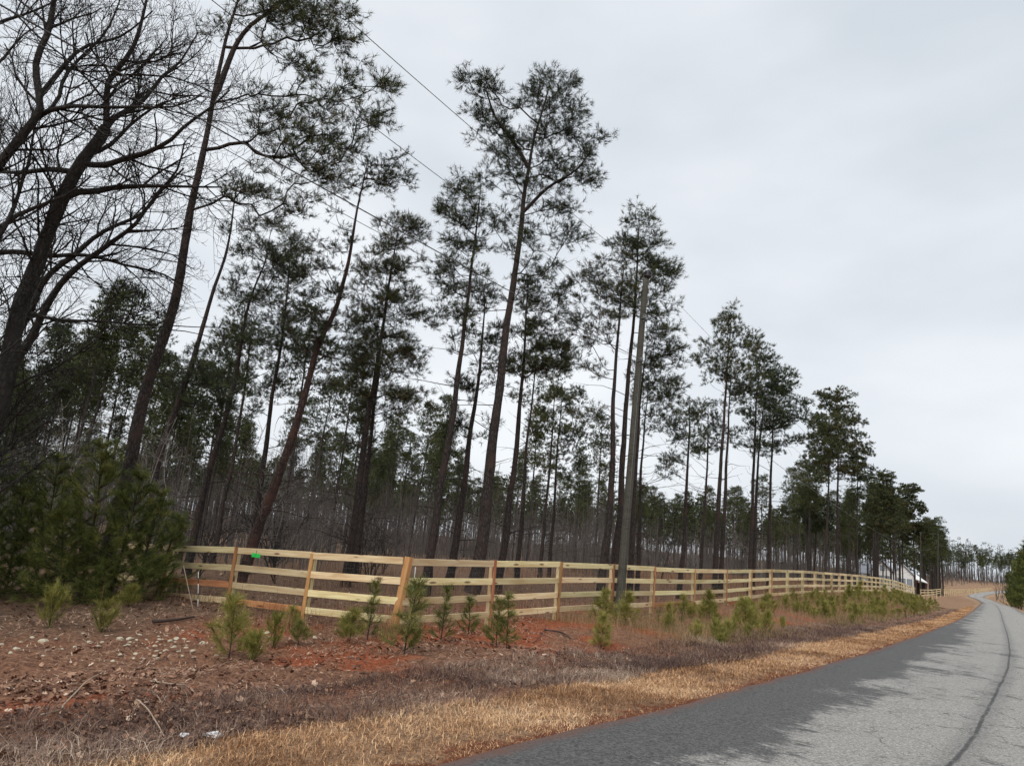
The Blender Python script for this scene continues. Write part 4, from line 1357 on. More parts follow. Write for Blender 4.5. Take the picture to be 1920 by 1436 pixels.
# ------------------------------------------------------------------ young pines
def young(seed, Ht, spread, whorls, per, tuft_step, nl, nw, nk, mat, r0=.03, droop=.0, steep=0., fan=(12, 55), low=0.):
    rng = np.random.default_rng(seed)
    gT, gN = Geo(), Geo()
    top = np.array([rng.normal() * .06 * Ht, rng.normal() * .06 * Ht, Ht])
    T = smooth_line(np.array([[0, 0, -.08], top * [.3, .3, .45], top]), Ht / 10, .01 * Ht, rng)
    V, q, cap = tube(T, np.linspace(r0, r0 * .25, len(T)), 6, .04, rng); gT.add(V, q, cap)
    P, D, A, B = [], [], [], []
    for w in range(whorls):
        t = (w + .4) / whorls
        t = min(t + rng.uniform(-.02, .02), .97)
        p0 = np.array([np.interp(t * Ht, T[:, 2], T[:, k]) for k in (0, 1)] + [t * Ht])
        L = spread * (1 - t) ** .8 * rng.uniform(.75, 1.1) + .05 * Ht
        for _ in range(per):
            a = rng.random() * 6.28; el = rng.uniform(.25, .75) + .5 * t - low * (1 - t) + steep * rng.uniform(.5, 1.4)
            d = np.array([math.cos(a), math.sin(a), el]); d /= np.linalg.norm(d)
            ll = L * rng.uniform(.55, 1.1); m = max(3, int(ll / tuft_step))
            p = p0
            for j in range(m):
                q2 = p + d * ll / m
                A.append(p); B.append(q2)
                d = unit(d + np.array([0, 0, .10 - droop]) + rng.normal(size=3) * .10)
                if j >= m * .25:
                    P.append(q2); D.append(d)
                    if rng.random() < .5:
                        e = unit(d + rng.normal(size=3) * .55)
                        q3 = q2 + e * tuft_step * rng.uniform(.6, 1.4)
                        A.append(q2); B.append(q3); P.append(q3); D.append(e)
                p = q2
    for z in np.arange(.25, 1.0, tuft_step / Ht * .8):
        P.append(np.array([np.interp(z * Ht, T[:, 2], T[:, k]) for k in (0, 1)] + [z * Ht])); D.append(np.array([0, 0, 1.]))
    V, q = prisms(A, B, r0 * .22, r0 * .16, 3); gT.add(V, q)
    V, q, tt = needles(np.array(P), np.array(D), nl, nw, nk, fan[0], fan[1], rng, tuft_step * 1.1)
    gN.add(V, q, tint=tt)
    return gT.mesh('trunk', M['bark'], True), gN.mesh('crown', mat)


BUSH = [young(11, 3.9, 1.45, 12, 9, .15, .24, .010, 24, M['needle_young'], .045, low=.6), young(12, 3.2, 1.35, 11, 9, .15, .23, .010, 24, M['needle_young'], .04, low=.6),
        young(13, 2.4, 1.2, 10, 9, .14, .22, .010, 24, M['needle_young'], .035, low=.6)]
for k, (u, v, kind, sc, lab) in enumerate((
        (60, 1122, 0, .78, 'tall young pine at the left edge of the dense green thicket'),
        (150, 1124, 0, .86, 'tallest bushy young pine in the middle of the green thicket'),
        (205, 1128, 1, .86, 'bushy young pine in front of the tall pine trunk in the thicket'),
        (252, 1126, 1, .76, 'broad young pine beside the end of the side fence'),
        (290, 1118, 2, .80, 'lowest young pine overlapping the end of the side fence rails'),
        (105, 1134, 2, .85, 'shorter young pine at the front of the thicket near the leaf litter'),
        (8, 1116, 1, .88, 'young pine cut by the left border of the thicket'),
        (-50, 1120, 0, .8, 'young pine mostly outside the left border'))):
    p = ground_hit(u, v)
    o = empty('young_pine', (p[0], p[1], gz(float(p[0]), float(p[1]))), rs.uniform(0, 6.28))
    o.scale = (sc, sc, sc)
    tag(o, lab, 'young pine', 'young pines of the thicket at the left')
    part('trunk', BUSH[kind][0], o); part('crown', BUSH[kind][1], o)

SAP = [young(21, .95, .38, 6, 7, .06, .17, .0055, 16, M['needle_sapling_dark'], .012), young(22, .75, .40, 6, 8, .06, .17, .0055, 16, M['needle_sapling'], .010),
       young(23, .55, .36, 5, 8, .055, .16, .0055, 16, M['needle_sapling'], .009), young(24, 1.15, .34, 6, 6, .07, .17, .0055, 16, M['needle_sapling_dark'], .013),
       young(25, .60, .42, 5, 9, .055, .16, .0055, 15, M['needle_sapling_dark'], .010)]


BANK = len(SAP)
for k_ in range(5):
    SAP.append(young(60 + k_, (.5, .62, .42, .75, .55)[k_], (.42, .36, .4, .3, .5)[k_], 3, (7, 6, 8, 5, 8)[k_], .06, .12, .006, 12, M[('needle_sapling', 'needle_sapling_dark')[k_ == 3]], .008, 0., 1.6, (6, 40)))


def sapling(x, y, kind, sc, lab, group=None):
    o = empty('pine_sapling', (x, y, gz(float(x), float(y)) - (.13 * sc if kind >= BANK else .01)), rs.uniform(0, 6.28))
    o.scale = (sc, sc, sc)
    tag(o, lab, 'pine sapling', group)
    part('trunk', SAP[kind][0], o); part('crown', SAP[kind][1], o)


for u, v, kind, sc, lab in (
        (430, 1232, 1, 1.15, 'wide pale green pine sapling in front of the white stones left of the corner post'),
        (470, 1240, BANK + 2, 1.3, 'low sapling leaning against the wide pale sapling by the stones'),
        (655, 1206, 2, 1.0, 'yellow-green sapling left of the corner post, the smaller of two'),
        (688, 1200, 3, .95, 'tall spiky sapling in front of the bottom rail just left of the corner post'),
        (757, 1228, 0, 1.2, 'dark long-leadered sapling at the foot of the corner post'),
        (826, 1204, 3, .86, 'dark bushy-footed sapling with a thin spike right of the corner post'),
        (878, 1192, 0, .78, 'thin leaning sapling between the corner post and the next post'),
        (930, 1212, 0, .88, 'left one of two dark saplings in front of the second post'),
        (950, 1216, 3, .84, 'taller right one of two dark saplings in front of the second post'),
        (1126, 1216, 1, .85, 'bright yellow-green sapling just left of the utility pole base'),
        (92, 1178, BANK + 4, 1.35, 'yellowish sapling on the bare ground in front of the thicket'),
        (190, 1186, BANK, 1.3, 'low yellowish sapling on the bare ground right of its taller neighbour'),
        (240, 1140, 2, .8, 'small bright sapling under the thicket close to the fence end'),
        (545, 1178, 2, .7, 'little sapling under the side fence bottom rail'),
        (560, 1205, 4, .6, 'scrubby low sapling on the red clay left of the corner'),
        (510, 1215, BANK + 4, 1.1, 'olive scrubby sapling between the stones and the red clay')):
    p = ground_hit(u, v)
    sapling(p[0], p[1], kind, sc, lab)

ORD = 'corner,second,third,fourth,fifth,sixth,seventh,eighth,ninth,tenth,eleventh,twelfth,thirteenth,fourteenth,fifteenth,sixteenth'.split(',')
pb_xy = ground_hit(1160, 1152)[:2]
cnt = 0
for _ in range(2200):
    s = S_CORNER + 6.5 + rs.random() ** 1.15 * 88
    dl = rs.uniform(2.9, FD - .3)
    i = int(np.searchsorted(ES, s))
    if i >= len(ES): continue
    x, y = EDGE[i, :2] + EN[i] * dl
    if fbm(x * .28 + 3, y * .28, 2) + .25 * (dl > 4) - .22 * (dl < 3.4) < -.10: continue
    if rs.random() > .75 or (x - pb_xy[0]) ** 2 + (y - pb_xy[1]) ** 2 < 1.2: continue
    pn = int(np.argmin([(x - a[0]) ** 2 + (y - a[1]) ** 2 for a in FENCE_PTS]))
    if pn < len(ORD):
        lb = f'small green pine sapling on the bank below the {ORD[pn]} fence post from the corner'
    else:
        lb = 'small green pine sapling on the far bank where the fence dips toward the house'
    if dl < 4.2: lb = lb.replace('small green', 'low green').replace('on the bank', 'low on the bank').replace('on the far bank', 'low on the far bank')
    sapling(x, y, rs.choice((BANK, BANK + 1, BANK + 2, BANK + 3, BANK + 4, BANK, BANK + 2, 1)), rs.uniform(.7, 1.3), lb, 'bank saplings: ' + lb[-34:])
    cnt += 1
    if cnt >= 290: break
print('bank saplings', cnt)


# right hand conifers across the road
BIGB = young(31, 11.0, 3.3, 15, 9, .42, .55, .06, 16, M['needle_young'], .12)


def right_side():
    for k, (Y, off, sc, wd) in enumerate(((238, 2.6, .95, 'smallest'), (222, 3.4, 1.2, 'pointed'), (205, 3.4, 1.35, 'broad'), (188, 4.0, 1.5, 'tall'), (168, 5.0, 1.5, 'outermost'))):
        i = int(np.argmin(np.abs(EDGE[:, 1] - Y)))
        p = EDGE[i, :2] - EN[i] * (ROADW + off)
        o = empty('roadside_pine', (p[0], p[1], gz(float(p[0]), float(p[1]))), k * 1.3)
        o.scale = (sc, sc, sc)
        tag(o, f'{wd} dense dark bushy pine at the right border across the road', 'pine tree', 'dark pines across the road')
        part('trunk', BIGB[0], o); part('crown', BIGB[1], o)


right_side()


# ------------------------------------------------------------------ utility poles and wires
def pole(label, base, top, r0, r1, hero_=False):
    base, top = np.array(base), np.array(top)
    root = empty('utility_pole', tuple(base))
    tag(root, label, 'utility pole')
    P = smooth_line(np.array([[0, 0, -.3], (top - base) * .5, top - base]), .4, .006)
    V, q, cap = tube(P, np.linspace(r0, r1, len(P)), 14, .012)
    g = Geo(); g.add(V, q, cap)
    part('shaft', g.mesh('shaft', M['wood_pole'], True), root)
    t = top - base
    if hero_:
        prof = [(-.06, .05), (.0, .12), (.05, .145), (.07, .09), (.11, .145), (.13, .09), (.17, .13), (.22, .08), (.25, 0.0)]
        g = Geo()
        V, q, cap = tube(np.array([t + [.05, -.03, z + .03] for z, _ in prof]), [max(r, .005) for _, r in prof], 12)
        g.add(V, q, cap)
        part('insulator', g.mesh('insulator', M['ceramic'], True), root)
        for h, nm in ((.865, 'bracket'), (.73, 'cable_clamp')):
            c = t * h
            g = Geo()
            V, q, cap = tube(np.array([c + [-.05, -.06, 0], c + [.02, -.18, .0], c + [.03, -.30, .02]]), [.03, .028, .025], 8); g.add(V, q, cap)
            V, q, cap = tube(np.array([c + [.03, -.30, -.05], c + [.03, -.30, .09]]), [.045, .04], 8); g.add(V, q, cap)
            V, q, cap = tube(np.array([c + [.0, -.115, -.10], c + [.0, -.12, .12]]), [.02, .02], 8); g.add(V, q, cap)
            part(nm, g.mesh(nm, M['steel'], True), root)
        g = Geo()
        V, q, cap = tube(np.array([[.02, -r0 - .004, .2], t * .3 + [.02, -r0 * .93, 0], t * .72 + [.02, -r0 * .80, 0]]), [.008] * 3, 6); g.add(V, q, cap)
        part('ground_wire', g.mesh('ground_wire', M['steel'], True), root)
    return base, top


pb = ground_hit(1160, 1152)
pt = at(1211, 522, pb[1])
pole('weathered grey utility pole with black top insulator standing in front of the fence', pb, pt, .135, .09, True)
q1 = at(1725, 1108, 108); q1t = at(1726, 998, 108)
q1[2] = gz(float(q1[0]), float(q1[1]))
pole('thin distant utility pole right of the white house', q1, q1t, .11, .08)
q2 = at(1758, 1106, 150); q2t = at(1759, 1000, 150)
q2[2] = gz(float(q2[0]), float(q2[1]))
pole('farthest utility pole at the edge of the trees before the bend', q2, q2t, .12, .09)


def wire(label, P, r, sag):
    A = []
    for a, b, s in zip(P[:-1], P[1:], sag):
        t = np.linspace(0, 1, 40)[:, None]
        c = np.asarray(a) * (1 - t) + np.asarray(b) * t
        c[:, 2] -= (4 * s * t * (1 - t))[:, 0]
        A.append(c if not A else c[1:])
    C = np.concatenate(A)
    V, q, cap = tube(C, [r] * len(C), 6)
    g = Geo(); g.add(V, q, cap)
    tag(part('power_line', g.mesh('power_line', M['wire'], True), None), label, 'power line')


tz = np.array(pt)
back = lambda u, v, Y: at(u, v, Y)
wire('uppermost thin power line running from the pole top to the top edge of the picture', [at(560, -45, 7.0), tz + [.08, 0, .19], q1t + [0, 0, .1], q2t + [0, 0, .1]], .0055, (.12, .9, .3))
c1 = np.array(pb) + (tz - pb) * .865 + [.03, -.32, .05]
wire('middle thin power line meeting the pole bracket below the top', [at(340, -45, 6.5), c1, np.array(q1t) - [0, 0, 1.2], np.array(q2t) - [0, 0, 1.2]], .0055, (.25, 1.0, .3))
c2 = np.array(pb) + (tz - pb) * .73 + [.03, -.32, .0]
wire('thickest lower cable slung across the left trees to the pole clamp', [at(-60, -25, 6.5), c2, np.array(q1t) - [0, 0, 2.6], np.array(q2t) - [0, 0, 2.4]], .0115, (.1, 1.1, .3))
wire('thin cable hanging just below the thickest cable', [at(-60, 8, 6.6), c2 - [0, 0, .02]], .006, (.22,))
wire('pale wire crossing in front of the far trees beside the bend', [np.array(q2t) - [0, 0, 2.5], at(1960, 1041, 150)], .02, (.4,))


# ------------------------------------------------------------------ white house
def poly_mesh(name, V, Fs, mat):
    me = bpy.data.meshes.new(name); me.from_pydata([tuple(v) for v in V], [], Fs); me.materials.append(mat); me.update()
    return me


def box(x0, x1, y0, y1, z0, z1):
    V = [(x0, y0, z0), (x1, y0, z0), (x1, y1, z0), (x0, y1, z0), (x0, y0, z1), (x1, y0, z1), (x1, y1, z1), (x0, y1, z1)]
    return V, [(0, 3, 2, 1), (4, 5, 6, 7), (0, 1, 5, 4), (1, 2, 6, 5), (2, 3, 7, 6), (3, 0, 4, 7)]


def gable(x0, x1, y0, y1, z0, z1, zr):
    """walls with a gable facing -y"""
    xm = (x0 + x1) / 2
    V = [(x0, y0, z0), (x1, y0, z0), (x1, y0, z1), (xm, y0, zr), (x0, y0, z1), (x0, y1, z0), (x1, y1, z0), (x1, y1, z1), (xm, y1, zr), (x0, y1, z1)]
    return V, [(0, 1, 2, 3, 4), (9, 8, 7, 6, 5), (1, 6, 7, 2), (5, 0, 4, 9)]


def gable_roof(x0, x1, y0, y1, z1, zr, o=.35, t=.18):
    xm = (x0 + x1) / 2; k = (zr - z1) / (xm - x0)
    V = []
    for y in (y0 - o, y1 + o):
        V += [(x0 - o, y, z1 - o * k + .03), (xm, y, zr + .03), (x1 + o, y, z1 - o * k + .03), (x1 + o, y, z1 - o * k + t), (xm, y, zr + t), (x0 - o, y, z1 - o * k + t)]
    return V, [(0, 1, 4, 5), (1, 2, 3, 4), (11, 10, 7, 6), (10, 9, 8, 7), (5, 4, 10, 11), (4, 3, 9, 10), (1, 0, 6, 7), (2, 1, 7, 8), (0, 5, 11, 6), (3, 2, 8, 9)]


def house():
    Y = 150.0
    c = at(1657, 1098, Y)
    root = empty('house', (c[0], c[1], c[2]), math.radians(-32))
    root.scale = (.84, .9, 1.03)
    tag(root, 'white board-sided house with grey gabled roofs seen through the pines', 'house')
    w = M['white']

    def add(nm, vf, mat, parent=root):
        return part(nm, poly_mesh(nm, vf[0], vf[1], mat), parent)
    # main block with tall front gable, left low wing, right rear block and lean-to porch
    add('wall', gable(-2.6, 2.0, -.2, 7, -1.2, 2.9, 4.9), w)
    add('roof', gable_roof(-2.6, 2.0, -.2, 7, 2.9, 4.9), M['roof'])
    add('wall', box(-6.6, -2.62, 1.2, 6.5, -1.2, 2.1), w)
    V = [(-7.0, .8, 2.1), (-2.4, .8, 2.1), (-2.4, 6.9, 2.1), (-7.0, 6.9, 2.1), (-5.9, 3.4, 4.1), (-2.4, 3.4, 4.1), (-2.4, 4.2, 4.1), (-5.9, 4.2, 4.1)]
    add('roof', (V, [(0, 1, 5, 4), (2, 3, 7, 6), (3, 0, 4, 7), (4, 5, 6, 7), (0, 3, 2, 1)]), M['roof'])
    add('wall', gable(2.02, 6.4, .6, 7.5, -1.2, 2.6, 4.4), w)
    add('roof', gable_roof(2.05, 6.4, .6, 7.5, 2.6, 4.4), M['roof'])
    V = [(6.6, -.4, 1.9), (9.2, -.4, 1.3), (9.2, 6.5, 1.3), (6.6, 6.5, 2.8), (6.6, -.4, 2.05), (9.2, -.4, 1.45), (9.2, 6.5, 1.45), (6.6, 6.5, 2.95)]
    add('porch_roof', (V, [(0, 3, 2, 1), (4, 5, 6, 7), (0, 1, 5, 4), (1, 2, 6, 5), (2, 3, 7, 6), (3, 0, 4, 7)]), M['white'])
    add('porch_shade_box', box(6.45, 8.7, 3.5, 6.0, -1.2, 1.3), M['darkstick'])  # dark box painted as the shadow beneath the lean-to roof
    for x in (7.0, 8.0, 9.05):
        add('porch_post', box(x - .09, x + .09, -.25, -.05, -1.2, 1.8 - (x - 6.6) * .17), M['darkstick'])
    for x in (-6.8, -4.8):
        add('porch_post', box(x - .08, x + .08, .85, 1.0, -1.2, 2.08), w)
    for (x0, x1, yf, z0, z1) in ((-1.6, -.4, -.2, .2, 1.9), (.3, 1.2, -.2, .2, 1.9), (-.6, .2, -.2, 3.0, 3.9), (3.0, 4.6, .6, -.6, 1.7), (5.1, 6.0, .6, .3, 1.7), (-5.6, -4.6, 1.2, .3, 1.6), (-3.9, -3.1, 1.2, .3, 1.6)):
        f = add('window', box(x0 - .08, x1 + .08, yf - .08, yf + .05, z0 - .08, z1 + .08), M['black'])
        add('pane', box(x0, x1, yf - .10, yf - .082, z0, z1), M['glass'], f)
    for (x0, x1, y0, z0, zr) in ((-2.95, 2.35, -.56, 2.6, 4.95),):
        V = [(x0, y0, z0), (x0, y0, z0 - .22), ((x0 + x1) / 2, y0, zr - .22), (x1, y0, z0 - .22), (x1, y0, z0), ((x0 + x1) / 2, y0, zr)]
        add('fascia', (V, [(0, 1, 2, 5), (5, 2, 3, 4)]), M['black'])


house()

# dark parked thing? only the low dark shed edge seen left of the house: a dark board shed
def shed():
    c = at(1606, 1082, 120)
    root = empty('shed', (c[0], c[1], gz(float(c[0]), float(c[1]))), math.radians(-35))
    tag(root, 'low dark shed half hidden behind the fence left of the white house', 'shed')
    part('wall', poly_mesh('wall', *box(-2.2, 2.2, -1, 1, -.3, 2.0), M['darkstick']), root)
    V, Fs = gable_roof(-2.2, 2.2, -1, 1, 2.0, 2.5, .2, .1)
    part('roof', poly_mesh('roof', V, Fs, M['black']), root)


shed()

# ------------------------------------------------------------------ small things on and by the fence
def box_obj(nm, dims, mat, parent, loc, rot=(0, 0, 0), chamf=.004):
    me = board_mesh(nm, dims[0], dims[2], dims[1], mat, min(chamf, min(dims) * .3))
    o = part(nm, me, parent, loc); o.rotation_euler = rot
    return o


sa, sb = np.array(side[1]), np.array(side[2])
t_ = (sb - sa)[:2] / np.linalg.norm((sb - sa)[:2]); ang = math.atan2(-t_[1], -t_[0])
nrm = np.array([-t_[1], t_[0]]) * (1 if (np.array([-t_[1], t_[0]]) @ np.array([0, -1])) > 0 else -1)
c = at(480, 1041, 16.35)
tg = empty('fence_tag', (c[0], c[1], c[2]), ang)
tag(tg, 'small bright green tag hanging under the top rail of the side fence', 'tag')
box_obj('card', (.27, .004, .085), M['tag_green'], tg, (0, 0, 0))
box_obj('tie', (.012, .004, .07), M['black'], tg, (0, .0, .07))
box_obj('print', (.05, .002, .03), M['stake_green'], tg, (-.01, -.0035, .0), chamf=.0005)

c = ground_hit(770, 1148)
mk = empty('marker_post', (c[0], c[1], gz(float(c[0]), float(c[1]))), .2)
tag(mk, 'flat marker post with white top and green lower part behind the fence corner', 'marker post')
hgt = at(779, 1063, c[1])[2] - gz(float(c[0]), float(c[1]))
lean = (at(779, 1063, c[1])[0] - c[0])
for nm, z0, z1, mt in (('shaft', -.2, hgt * .6, 'stake_green'), ('cap', hgt * .6, hgt, 'white')):
    me = board_mesh(nm, z1 - z0, .095, .02, M[mt])
    o = part(nm, me, mk)
    frame_x(o, (lean * max(z0, 0) / hgt, 0, z0), (lean * z1 / hgt, 0, z1), Vector((0, 1, .01)))


def rod(name, label, cat, a, b, r, mats, k=7, cuts=None):
    a, b = np.array(a), np.array(b)
    root = empty(name, tuple(a)); tag(root, label, cat)
    cuts = cuts or [0, 1]
    for i, (t0, t1) in enumerate(zip(cuts[:-1], cuts[1:])):
        g = Geo(); V, q, cap = tube(np.array([(b - a) * t0, (b - a) * (t0 + t1) / 2, (b - a) * t1]), [r, r, r * .95], k); g.add(V, q, cap)
        part('section' if len(cuts) > 2 else 'shaft', g.mesh('section', mats[i % len(mats)], True), root)


g0 = ground_hit(371, 1137)
rod('survey_stake', 'thin black and white banded stake before the end of the side fence', 'stake', g0, at(372, 1072, g0[1]), .008, [M['white'], M['black']], cuts=[0, .22, .38, .66, .82, 1])
g0 = ground_hit(362, 1143)
rod('white_rod', 'thin white rod leaning against the end of the side fence', 'rod', g0, at(344, 1060, g0[1] + .35), .006, [M['stick']])


# fallen sticks and log
def stick(label, pxs, r, mat, name='fallen_stick'):
    P = []
    for u, v, dz in pxs:
        q = ground_hit(u, v); q = q.copy(); q[2] = gz(float(q[0]), float(q[1])) + dz + r; P.append(q)
    P = np.array(P); base = P[0].copy()
    C = smooth_line(P - base, .12, .012)
    V, q, cap = tube(C, np.linspace(r, r * .5, len(C)), 7, .08)
    g = Geo(); g.add(V, q, cap)
    o = part(name, g.mesh(name, mat, True), None, tuple(base))
    tag(o, label, 'stick')


stick('dark fallen branch lying in front of the side fence end', [(285, 1170, .01), (330, 1168, .03), (362, 1163, .02)], .035, M['darkstick'], 'fallen_branch')
stick('bleached straight stick slanting over the leaf litter at lower left', [(113, 1345, .05), (150, 1305, .10), (190, 1268, .04)], .008, M['stick'])
stick('thin bleached stick pointing to the verge at lower left', [(252, 1325, .06), (280, 1360, .07), (308, 1392, .03)], .008, M['stick'])
stick('short pale stick lying left of the slanting stick', [(72, 1352, .02), (108, 1343, .03)], .011, M['stick'])
stick('thin reddish stick lying on bare clay amid the leaves', [(278, 1282, .02), (330, 1290, .03), (360, 1290, .02)], .009, M['stick'])
stick('dark stick lying across the red clay bank right of the saplings', [(1020, 1185, .02), (1050, 1190, .04), (1068, 1200, .02)], .02, M['darkstick'])
stick('small twiggy stick on red clay left of the utility pole', [(1000, 1208, .01), (1015, 1195, .04), (1024, 1180, .08)], .010, M['darkstick'])

# crumpled litter on the verge edge
def crumple(label, u, v, s, mat, seed):
    rng = np.random.default_rng(seed)
    import bmesh
    bm = bmesh.new(); bmesh.ops.create_icosphere(bm, subdivisions=2, radius=s)
    for w in bm.verts:
        f = 1 + rng.normal() * .25
        w.co = Vector((w.co.x * 1.6 * f, w.co.y * f, w.co.z * .45 * f))
    me = bpy.data.meshes.new('litter'); bm.to_mesh(me); bm.free(); me.materials.append(mat)
    p = ground_hit(u, v)
    tag(part('crumpled_wrapper', me, None, (p[0], p[1], gz(float(p[0]), float(p[1])) + s * .3)), label, 'litter')


crumple('crumpled whitish wrapper where weeds meet the dry verge', 400, 1382, .045, M['white'], 2)
crumple('small pale wrapper among the weeds left of the larger wrapper', 345, 1381, .035, M['white'], 5)


# ------------------------------------------------------------------ stones
def stone_mesh(seed):
    import bmesh
    rng = np.random.default_rng(seed)
    bm = bmesh.new(); bmesh.ops.create_icosphere(bm, subdivisions=2, radius=1)
    for w in bm.verts:
        c = np.array(w.co)
        f = 1 + .35 * vnoise(c[0] * 1.5 + seed * 7, c[1] * 1.5 + c[2] * 1.3) * 2 + rng.normal() * .05
        w.co = Vector((c[0] * f * 1.25, c[1] * f * .95, c[2] * f * .72))
    me = bpy.data.meshes.new('stone'); bm.to_mesh(me); bm.free(); me.materials.append(M['quartz'])
    return me


STN = [stone_mesh(k) for k in range(6)]
big = [(243, 1198), (243, 1206), (235, 1210), (330, 1199), (345, 1198), (295, 1222), (301, 1227), (325, 1215), (335, 1222), (340, 1232), (460, 1195), (476, 1191), (466, 1210), (474, 1228), (81, 1203), (115, 1217), (30, 1217), (262, 1190), (165, 1195), (192, 1205), (318, 1205), (352, 1203), (290, 1213), (310, 1220), (590, 1196), (600, 1190), (256, 1200), (225, 1199), (348, 1215), (360, 1222), (140, 1213), (60, 1196), (20, 1225), (210, 1190), (380, 1207), (500, 1187)]
for k in range(60):
    big.append((rs.choice((rs.gauss(300, 60), rs.uniform(0, 400))), rs.uniform(1180, 1240)))
for k, (u, v) in enumerate(big):
    p = ground_hit(u, v)
    s = rs.uniform(.022, .06) if k < 36 else rs.uniform(.008, .034)
    o = part('stone', rs.choice(STN), None, (p[0], p[1], gz(float(p[0]), float(p[1])) - s * .05))
    o.scale = (s, s, s * rs.uniform(.7, 1.1)); o.rotation_euler = (rs.uniform(-.2, .2), rs.uniform(-.2, .2), rs.uniform(0, 6.28))
    size_ = 'large' if s > .045 else 'middling' if s > .026 else 'small'
    near_ = min(((40, 'near the left border'), (140, 'below the two yellowish saplings'), (235, 'in the middle of the bare ground'), (320, 'below the dark fallen branch'), (405, 'left of the wide pale sapling'), (480, 'behind the wide pale sapling'), (590, 'under the side fence')), key=lambda m: abs(m[0] - u))[1]
    tag(o, f'{size_} pale quartz stone {near_}', 'stone', f'{size_} stones {near_}')


# ------------------------------------------------------------------ ground cover
def at_road(s, d):
    x = np.interp(s, ES, EDGE[:, 0]); y = np.interp(s, ES, EDGE[:, 1])
    nx = np.interp(s, ES, EN[:, 0]); ny = np.interp(s, ES, EN[:, 1])
    return x + nx * d, y + ny * d


S0 = float(np.interp(0, EDGE[:120, 1] if False else EDGE[:400, 1], ES[:400]))


def blades(name, label, cat, x, y, h, w, lean, mat, rng, segs=2, sink=.01, tint=None, curl=.5):
    n = len(x)
    z = gz(x, y) - sink
    a = rng.random(n) * 2 * np.pi
    L = np.stack([np.cos(a), np.sin(a)], 1) * (lean * (.3 + rng.random(n)))[:, None]
    b = rng.random(n) * 2 * np.pi
    S = np.stack([np.cos(b), np.sin(b), np.zeros(n)], 1) * (w * .5)[:, None]
    P0 = np.stack([x, y, z], 1)
    P1 = P0 + np.concatenate([L * (h * .5)[:, None] * .6, (h * .55)[:, None]], 1)
    P2 = P0 + np.concatenate([L * (h * 1.0)[:, None], (h * (1 - curl * .5 * np.minimum(lean * 1.0, 1)))[:, None]], 1)
    V = np.stack([P0 - S, P0 + S, P1 - S * .8, P1 + S * .8, P2], 1).reshape(-1, 3)
    k = np.arange(n) * 5
    q = np.stack([k, k + 1, k + 3, k + 2], 1); t = np.stack([k + 2, k + 3, k + 4], 1)
    tt = np.repeat(rng.random(n) if tint is None else tint, 5)
    o = part(name, mesh_np(name, V, [q, t], mat, tt), None)
    tag(o, label, cat, None, 'stuff')


rng = np.random.default_rng(77)
# dry verge: close by thick, then thinning with distance (bigger blades)
def verge():
    xs, ys, hs, ws, ti = [], [], [], [], []
    for s0, s1, n, sc in ((S0 - 1, S0 + 14, 68000, 1.05), (S0 + 14, S0 + 34, 36000, 1.4), (S0 + 34, S0 + 80, 22000, 2.3), (S0 + 80, S0 + 180, 14000, 4.)):
        s = rng.uniform(s0, s1, n)
        d = rng.uniform(-.02, 1.65, n)
        d = d + .25 * fbm(s * .6, s * 0 + 2, 2)
        keep = rng.random(n) < np.clip((d + .03) / .12, .0, 1) * np.clip((1.68 - d) / .35, 0, 1) * np.clip(.9 + .9 * fbm(s * 1.2, d * 1.6, 2), .45, 1)
        s, d = s[keep], d[keep]
        x, y = at_road(s, d)
        xs.append(x); ys.append(y)
        hs.append(rng.uniform(.03, .095, len(x)) * (1 + .25 * (sc - 1)) * np.clip(.45 + d, .45, 1)); ws.append(rng.uniform(.0035, .007, len(x)) * sc)
        ti.append(np.clip(.5 + .8 * fbm(x * .9, y * .9, 3) + .35 * fbm(x * 5, y * 5, 2) + rng.normal(size=len(x)) * .26, 0, 1))
    x, y, h, w, t = map(np.concatenate, (xs, ys, hs, ws, ti))
    blades('dry_grass', 'strip of dry straw-coloured grass along the road edge', 'grass', x, y, h, w, rng.uniform(.4, 2.2, len(x)), M['dry_grass'], rng, tint=t, curl=.8)


verge()


def weeds():
    xs, ys, hs, ws, ti, le = [], [], [], [], [], []
    for s0, s1, n, sc in ((S0 - 3, S0 + 16, 58000, 1.15), (S0 + 16, S0 + 40, 36000, 1.6), (S0 + 40, S0 + 110, 20000, 2.6)):
        s = rng.uniform(s0, s1, n)
        d = 1.4 + 2.2 * rng.random(n) ** 1.1 + .35 * fbm(s * .5, s * 0 + 5, 2)
        left = np.clip((S0 + 3 - s) / 5, 0, 1)
        keep = rng.random(n) < np.clip(.75 + 1.3 * fbm(s * .7, d * 1.2, 2), .1, 1) * (1 - .5 * left)
        s, d = s[keep], d[keep]
        x, y = at_road(s, d)
        m = len(x)
        xs.append(x); ys.append(y); hs.append(rng.uniform(.04, .19, m) * (1 + .2 * (sc - 1))); ws.append(rng.uniform(.003, .006, m) * sc)
        ti.append(np.clip(.33 + .7 * fbm(x * .9, y * .9, 2) + rng.normal(size=m) * .22, 0, 1)); le.append(rng.uniform(.4, 2.6, m))
    x, y, h, w, t, l = map(np.concatenate, (xs, ys, hs, ws, ti, le))
    blades('dead_weeds', 'tangle of grey-brown dead weeds in the shallow ditch behind the verge', 'weeds', x, y, h, w, l, M['weed'], rng, tint=t, curl=.7)


weeds()


